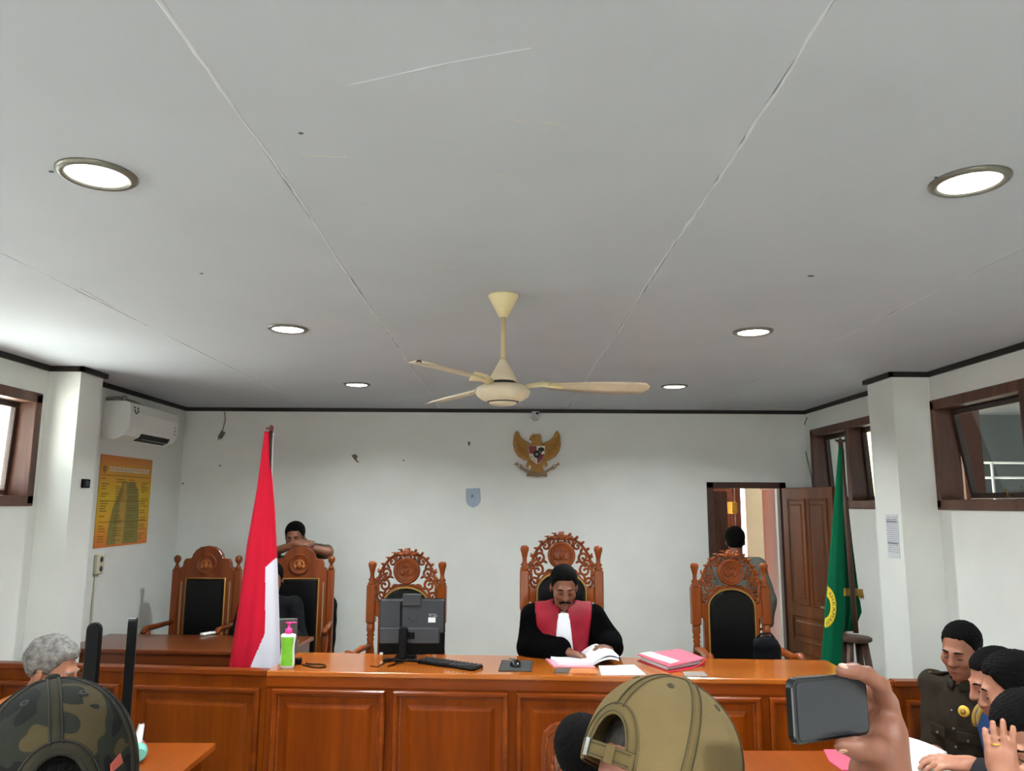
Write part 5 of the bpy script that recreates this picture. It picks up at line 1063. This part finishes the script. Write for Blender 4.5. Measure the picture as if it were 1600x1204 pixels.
# ------------------------------------------------------------------ baseball caps
def cap_parts(I, crown_m, tape_m, stitch_m, op_dir, tilt, rad=(.092, .108, .118), center=(0, .01, .02), has_strap=True, strap_m=None, arch=(.040, .058), brim=True):
    """cap in the wearer's head frame; op_dir = +1 opening at the back of the head, -1 opening over the forehead (worn backwards)"""
    T_ = I['t']; a, b, c = rad; Rt = Rx(tilt)
    def pt(ph, th, off=0.):          # ph = 0 over the opening; th = 0 at the button
        q = np.array([(a+off)*math.sin(th)*math.sin(ph), op_dir*(b+off)*math.sin(th)*math.cos(ph), (c+off)*math.cos(th)]); s = 1-.05*math.sin(th)**6
        q[:2] *= 1+.03*math.sin(2*th); return hp_(I, np.array(center)+Rt @ (q*s))
    TH = 1.72; n = 144; m = 60; q = MB(); o_v = []
    P = [[pt(2*PI*j/n, .02+(TH-.02)*i/(m-1)) for j in range(n)] for i in range(m)]
    def inside(i, j):
        ph = (2*PI*(j+.5)/n+PI) % (2*PI)-PI; th = .02+(TH-.02)*(i+.5)/(m-1); x = a*math.sin(ph)*math.sin(th)/arch[0]; z = (TH-th)*.115/arch[1]; return abs(ph) < PI/2 and (abs(x) < 1 and z < math.sqrt(max(0, 1-x*x))+.12)
    vs = [p for r_ in P for p in r_]; fs = [(i*n+j, i*n+(j+1) % n, (i+1)*n+(j+1) % n, (i+1)*n+j) for i in range(m-1) for j in range(n) if not inside(i, j)]; fs.append(tuple(range(n)))
    q.add(vs, fs, True); cr = q.build('cap', crown_m, T_, solid=.003)
    # arch binding
    arc = []; arc2 = []
    for s in np.linspace(0, PI, 40):
        x = math.cos(s)*arch[0]; z = (math.sin(s)+.12*min(1, abs(math.sin(s))*3))*arch[1]; th = TH-z/.115; ph = math.asin(max(-1, min(1, x/(a*math.sin(th))))); arc.append((ph, th))
    def strip(name, path, w, off, mt, par):
        q = MB(); rows = []
        for i, (ph, th) in enumerate(path):
            A = path[max(0, i-1)]; B = path[min(len(path)-1, i+1)]; d = nrm(pt(*B)-pt(*A)); c_ = pt(ph, th, off); nn = nrm(pt(ph, th, .01)-pt(ph, th)); s_ = np.cross(d, nn)
            rows.append([c_-s_*w-nn*.0025, c_-s_*w*.92, c_+s_*w*.92, c_+s_*w-nn*.0025])
        q.grid(rows); return q.build(name, mt, par, solid=.0012)
    def stitch(path, w, off, par):
        for sg in (-1, 1):
            q = MB(); pts = []
            for i, (ph, th) in enumerate(path):
                A = path[max(0, i-1)]; B = path[min(len(path)-1, i+1)]; d = nrm(pt(*B)-pt(*A)); nn = nrm(pt(ph, th, .01)-pt(ph, th)); pts.append(pt(ph, th, off)+np.cross(d, nn)*w*sg)
            q.tube(pts, .0008, 5); q.build('stitching', stitch_m, par)
    strip('arch_binding', arc, .009, .0022, tape_m, cr); stitch(arc, .0065, .0034, cr)
    for k in range(6):
        ph = k*PI/3; th1 = TH if k else TH-(1.12*arch[1])/.115-.02
        path = [(ph, t_) for t_ in np.linspace(.08, th1, 24)]; w = .008 if k in (0, 2, 4) or True else .004
        strip('seam_tape', path, w, .0014, tape_m, cr); stitch(path, w*.8, .0026, cr)
        ph2 = ph+PI/6; e = pt(ph2, .62, .001); nn = nrm(pt(ph2, .62, .01)-pt(ph2, .62)); Mx = Matrix.Translation(e) @ Vector(nn).to_track_quat('Z', 'Y').to_matrix().to_4x4()
        q = MB(); q.lathe([(.0055, 0), (.005, .002), (.0025, .002), (.002, .0005), (.0003, .0004)], 14, Mx, cap=False); q.build('eyelet', stitch_m, cr)
    nn = nrm(pt(0, .02, .01)-pt(0, .02)); Mx = Matrix.Translation(pt(0, 0, .001)) @ Vector(nn).to_track_quat('Z', 'Y').to_matrix().to_4x4(); q = MB(); q.lathe([(.0095, 0), (.009, .004), (.006, .0065), (.001, .0072)], 20, Mx, cap=False); q.build('button', crown_m, cr)
    # sweat band edge
    path = [(p, TH-.015) for p in np.linspace(arc[0][0]+.04, 2*PI+arc[-1][0]-.04, 60)] if arc[0][0] > 0 else []
    if path: strip('bottom_hem', path, .006, .001, tape_m, cr)
    if has_strap:
        sm = strap_m or tape_m; ph0 = abs(arc[0][0]); path = [(p, TH-.085) for p in np.linspace(-ph0*1.12, ph0*1.12, 20)]
        q = MB(); rows = [];
        for ph, th in path: rows.append([pt(ph, th-.075, .003), pt(ph, th-.07, .0045), pt(ph, th+.07, .0045), pt(ph, th+.075, .003)])
        q.grid(rows); st = q.build('strap', sm, cr, solid=.0025)
        for dz in (-.055, .055): q = MB(); q.tube([pt(p, TH-.085+dz, .0062) for p in np.linspace(-ph0, ph0, 16)], .0009, 5); q.build('stitching', stitch_m, st)
        for f_, mt_, w in ((.38, tape_m, .006), (-.62, M_chrome, .0045)):
            q = MB(); rows = [[pt(ph0*f_-w/a, TH-.085+dz, o_) for dz in (-.085, .085)]+[pt(ph0*f_+w/a, TH-.085+dz, o_) for dz in (.085, -.085)] for o_ in (.0045, .009)]; q.add([p for r_ in rows for p in r_], [(0, 1, 2, 3), (4, 5, 6, 7), (0, 1, 5, 4), (1, 2, 6, 5), (2, 3, 7, 6), (3, 0, 4, 7)]); q.build('loop' if f_ > 0 else 'buckle', mt_, st)
    if brim:
        q = MB(); top_ = []; 
        for i in range(9):
            r_ = i/8; row = []
            for s in np.linspace(-1, 1, 25):
                ph = PI+s*1.05; e = pt(ph, TH-.02); out = nrm((pt(PI, TH)-pt(0, TH))*1.0); L_ = .07*math.sqrt(max(0, 1-abs(s)**2.6)); dn = hp_(I, (0, 0, -1))-hp_(I, (0, 0, 0)); row.append(e+out*L_*r_+dn*(.012*r_*abs(s)+.01*r_))
            top_.append(row)
        q.grid(top_); q.build('brim', crown_m, cr, solid=.004)
    return cr, pt
# ---- khaki cap man
M_kh = mat('khaki_twill', (120, 103, 70), .85, var=.08, scale=20, bump=.15, bscale=300); M_kt = mat('khaki_tape', (108, 92, 60), .85, var=.08, scale=25); M_sti = mat('stitch_dark', (70, 62, 40), .8)
I = person('man wearing a khaki cap backwards in the foreground', V(1024, 1246, 1.08), R(-52), 'stand', 0., R(2), (0, R(-4), 0), {}, {}, {}, {}, {}, skin('skin_forehead', (178, 118, 100)), mat('greying_hair', (70, 64, 60), .7, var=.5, scale=80, bump=.6, bscale=260), mat('shirt_plum', (70, 60, 66), .85), mat('trousers_a', (44, 44, 50), .8), .45, h=.006, sc=1.0, hair_inf=.003, hairline=.004)
cap_parts(I, M_kh, M_kt, M_sti, -1, R(-24), rad=(.1, .122, .122), center=(0, .008, .028))
# ---- camouflage cap man
mc_ = mat('camouflage', (64, 66, 54), .85, bump=.12, bscale=300); nt = mc_.node_tree; b = nt.nodes['Principled BSDF']; mp = [n for n in nt.nodes if n.type == 'MAPPING'][0]
n1 = nt.nodes.new('ShaderNodeTexNoise'); n1.inputs['Scale'].default_value = 15; n1.inputs['Detail'].default_value = 1.2; n1.inputs['Distortion'].default_value = .6; r1 = nt.nodes.new('ShaderNodeValToRGB'); r1.color_ramp.interpolation = 'CONSTANT'
e = r1.color_ramp.elements; e[0].position = 0; e[0].color = (*srgb((22, 22, 21)), 1); e[1].position = .43; e[1].color = (*srgb((36, 37, 31)), 1)
for p_, c_ in ((.57, (66, 57, 37)), (.66, (29, 31, 26))): k_ = e.new(p_); k_.color = (*srgb(c_), 1)
nt.links.new(mp.outputs[0], n1.inputs[0]); nt.links.new(n1.outputs[0], r1.inputs[0]); nt.links.new(r1.outputs[0], b.inputs['Base Color'])
I = person('man wearing a camouflage cap in the left foreground, seen from behind', V(80, 1268, 1.04), R(212), 'stand', 0., R(3), (0, R(4), R(4)), {}, {}, {}, {}, {}, SK_M, HAIR, mat('jacket_camo', (70, 70, 56), .9, var=.25, scale=14), mat('trousers_b', (44, 44, 44), .8), .9, h=.007, sc=1.04, hair_inf=.004, hairline=-.03)
cr, pt = cap_parts(I, mc_, mat('camo_tape', (46, 42, 33), .9, var=.2, scale=20), mat('stitch_olive', (24, 24, 20), .8), 1, R(8), rad=(.098, .112, .122), center=(0, .01, .03), strap_m=mat('strap_black', (20, 20, 20), .8))
q = MB(); q.add([pt(-.75, 1.35, .004), pt(-.6, 1.42, .004), pt(-.6, 1.5, .004), pt(-.78, 1.44, .004)], [(0, 1, 2, 3)]); q.build('red_tag', mat('tag_red', (150, 66, 52), .7), cr, solid=.002)

# ------------------------------------------------------------------ raised hand with phone
a = V(1226, 1061, .93); b = V(1243, 1162, .93); ex = V(1337, 1052, 1.0)-a; ex = nrm(ex); ez = nrm(a-b); ez = nrm(ez-ex*ez.dot(ex)); ey = np.cross(ez, ex)
pw, ph2 = .142, np.linalg.norm(a-b); org = (a+b)/2
t = thing('smartphone', 'black smartphone held up sideways by a raised hand', 'phone', (0, 0, 0)); MX = Matrix(((ex[0], ey[0], ez[0], org[0]), (ex[1], ey[1], ez[1], org[1]), (ex[2], ey[2], ez[2], org[2]), (0, 0, 0, 1))); t.matrix_world = MX
def rr_out(x0, x1, z0, z1, r_): return [(cx+r_*math.cos(an), cz+r_*math.sin(an)) for cx, cz, a0 in ((x1-r_, z1-r_, 0), (x0+r_, z1-r_, PI/2), (x0+r_, z0+r_, PI), (x1-r_, z0+r_, 3*PI/2)) for an in np.linspace(a0, a0+PI/2, 6)]
q = MB(); q.prism(rr_out(0, pw, -ph2/2, ph2/2, .010), -.0045, .0045, bev=.0015); q.build('body', mat('phone_black', (14, 14, 16), .25), t)
q = MB(); q.prism(rr_out(.007, pw-.004, -ph2/2+.004, ph2/2-.004, .006), -.0052, -.0043); q.build('screen', mat('phone_screen', (50, 52, 57), .15, spec=.3), t)
q = MB(); q.box(.012, .06, -.003, .003, ph2/2-.0002, ph2/2+.0012, bev=.0005); q.build('side_button', mat('phone_edge', (150, 152, 156), .25, metal=.8), t)
q = MB(); q.box(.03, .12, -.0016, .0016, ph2/2, ph2/2+.0006); q.build('bright_edge', MATS['phone_edge'], t)
W_ = V(1374, 1212, 1.0); EL = np.array((.545, .80, 1.40)); SHd = np.array((.50, .52, 1.42))
H = [cap(W_, V(1384, 1150, 1.02), .028, .024, k=.02), cap(V(1384, 1165, 1.01), V(1386, 1096, 1.045), .020, .015, k=.02), cap(V(1380, 1170, 1.04), V(1380, 1105, 1.085), .020, .015, k=.02)]
def chain(pts, rs, k=.006):
    for (p, q_), (r0, r1) in zip(zip(pts, pts[1:]), zip(rs, rs[1:])): H.append(cap(V(*p), V(*q_), r0, r1, k=k))
chain([(1386, 1100, 1.03), (1376, 1070, 1.0), (1355, 1054, .985), (1334, 1047.5, .972), (1314, 1048, .964)], [.0135, .0108, .0102, .0094, .0084])
chain([(1384, 1110, 1.05), (1374, 1083, 1.035), (1346, 1074, 1.035), (1318, 1080, 1.03)], [.013, .0105, .0098, .008])
chain([(1382, 1125, 1.07), (1372, 1104, 1.05), (1344, 1097, 1.045), (1314, 1102, 1.035)], [.013, .0102, .0095, .008])
chain([(1380, 1142, 1.085), (1368, 1126, 1.065), (1342, 1120, 1.055), (1322, 1124, 1.045)], [.012, .0095, .0088, .0075])
chain([(1382, 1180, 1.0), (1368, 1172, .972), (1340, 1169, .956), (1314, 1164, .948)], [.018, .0145, .0118, .0094], .010)
t = thing('person', 'person at the lower right raising one hand to film with a phone', 'person', (.36, .46, 0), R(180)); R180 = Rz(PI); o3 = np.array((.36, .46, 0.)); LL = lambda p: R180.T @ (np.array(p, float)-o3)
arm = [cap(W_, EL, .028, .045, k=.03), cap(EL, SHd, .047, .055, k=.04)]
allp = xform(H+arm, R180.T, -R180.T @ o3)
hc = np.array((0, .02, 1.50)); pel = np.array((0, .02, .86)); tor = [ell(pel, (.155, .115, .11), k=.06), ell(pel+(0, 0, .17), (.142, .108, .14), k=.08), ell(pel+(0, 0, .32), (.16, .112, .15), k=.08), cap(pel+(0, 0, .45), pel+(-.17, 0, .44), .05, k=.05), cap(pel+(0, 0, .45), pel+(.17, 0, .44), .05, k=.05), cap(pel+(0, 0, .44), pel+(0, 0, .56), .052, k=.03)]
rest = [cap(pel+(.175, 0, .44), pel+(.22, .02, .16), .05, .042, k=.03), cap(pel+(.22, .02, .16), pel+(.2, -.06, -.08), .042, .028, k=.02)]+hand_prims(pel+(.2, -.06, -.08), (0, -.1, -1), (-1, 0, 0), False)
lg = []; ft = []
for s in (-1, 1): lg += [cap(pel+(s*.09, 0, -.02), (s*.1, 0, .46), .078, .056, k=.03), cap((s*.1, 0, .46), (s*.1, .03, .09), .054, .036, k=.02)]; ft.append(cap((s*.1, .06, .045), (s*.12, -.11, .04), .036, .032))
sdf_mesh('body', tor+xform(HEAD, Rx(-.1), hc)+allp+rest+lg+ft, skin('skin_hand', (136, 87, 67)), .0055, parent=t, smooth_it=1)
sdf_mesh('hair', xform(HEAD[:2], Rx(-.1), hc), HAIR, .006, .011, lambda Q, d: np.maximum(d, -((Q-hc)[:, 2]+.75*(Q-hc)[:, 1])*.8), t, 1)
sl = xform([cap(EL+(W_-EL)*.12, EL, .05, .053, k=.03), cap(EL, SHd, .053, .058, k=.04)], R180.T, -R180.T @ o3)
sdf_mesh('shirt', tor[:5]+sl+[cap(pel+(.175, 0, .44), pel+(.22, .02, .18), .055, .052, k=.03)], mat('shirt_teal', (60, 78, 84), .85, var=.1), .012, .014, lambda Q, d: np.maximum(fold(.003, 26, 2)(Q, d), Q[:, 2]-pel[2]-.5), t, 1)
sdf_mesh('trousers', [tor[0]]+lg, mat('trousers_c', (44, 46, 52), .8), .014, .014, None, t, 1); sdf_mesh('shoes', ft, M_black, .014, .008, None, t)
# nails on thumb and index
for tip, back, nn in (((1314, 1163, .948), (1340, 1168, .955), (0, -.6, -.8)), ((1314, 1048, .966), (1331, 1047, .972), (0, -.5, .85))):
    p = LL(V(*tip)); d = nrm(LL(V(*back))-p); nv = nrm(R180.T @ np.array(nn)); nv = nrm(nv-d*nv.dot(d)); s_ = np.cross(d, nv); c = p+nv*.0074+d*.001; Rm = Matrix(np.stack([s_, d, nv], 1).tolist()).to_4x4(); q = MB(); q.ell((0, 0, 0), (.0052, .0068, .0016), 12, Matrix.Translation(c) @ Rm); q.build('fingernail', mat('nail_pink', (206, 158, 140), .3), t)
# ------------------------------------------------------------------ black antenna unit on a pole behind the camouflage cap
ya = 1.46; p1 = V(138, 975, ya); p2 = V(196.5, 967, ya); b1 = V(138, 1130, ya); bx = (p1[0]+p2[0])/2; b1[2] -= .05
t = thing('antenna_unit', 'black wireless unit with two upright paddle antennas behind the camouflage cap', 'antenna', (bx, ya+.03, 0)); zb = b1[2]-.02
q = MB(); q.box(-.055, .048, -.03, .03, zb-.05, zb, bev=.006); q.build('housing', M_black, t)
q = MB(); q.tube([(0, 0, .02), (0, 0, zb-.05)], .014, 10); q.build('pole', M_black, t)
q = MB(); q.lathe([(.16, 0), (.16, .012), (.03, .03), (.02, .05)], 28); q.build('pole_base', M_black, t)
xx = p1[0]-bx; hw = .0132; out = [(xx-hw, zb-.002)]+[(xx+hw*math.cos(an), p1[2]-hw+hw*math.sin(an)) for an in np.linspace(PI, 0, 10)]+[(xx+hw, zb-.002)]
q = MB(); q.prism(out, -.012, -.002, bev=.002); q.build('paddle_antenna', M_black, t)
xx = p2[0]-bx; out = [(-.02, zb-.002)]+[(-.004+.016*math.cos(an), p2[2]-.016+.016*math.sin(an)) for an in np.linspace(PI, 0, 10)]+[(.012, zb-.002)]
q = MB(); q.prism(out, -.0078, .0078, Matrix.Translation((xx, 0, 0)) @ Matrix.Rotation(R(112), 4, 'Z'), bev=.002); q.build('paddle_antenna', M_black, t)
q = MB(); q.ell((xx-.01, -.006, zb+.075), (.005, .006, .006), 10); q.build('pivot_knob', M_grey, t)

# ------------------------------------------------------------------ black bag over the right chair's arm
bc = pxY(1197, 1021, 5.32); t = thing('black_bag', 'soft black bag hung over the arm of the empty carved chair', 'bag', (bc.x, bc.y, ZP+.9))
sdf_mesh('pouch', [ell((0, 0, .035), (.085, .06, .05), k=.03), ell((.05, .0, -.05), (.05, .05, .1), k=.04), ell((-.03, .02, -.06), (.05, .045, .1), k=.04)], mat('bag_black', (16, 18, 22), .8, spec=.15), .007, 0., fold(.004, 40, 5), t, 1)
q = MB(); q.tube([(-.06, 0, .07), (-.03, -.01, .1), (.03, -.01, .105), (.06, 0, .07)], .007, 8); q.build('strap', MATS['bag_black'], t)

for n_, m_ in MATS.items():
    if n_.split('_')[0] in ('shirt', 'trousers', 'uniform', 'jacket', 'khaki', 'camouflage', 'camo', 'epaulette'): m_.node_tree.nodes['Principled BSDF'].inputs['Specular IOR Level'].default_value = .12
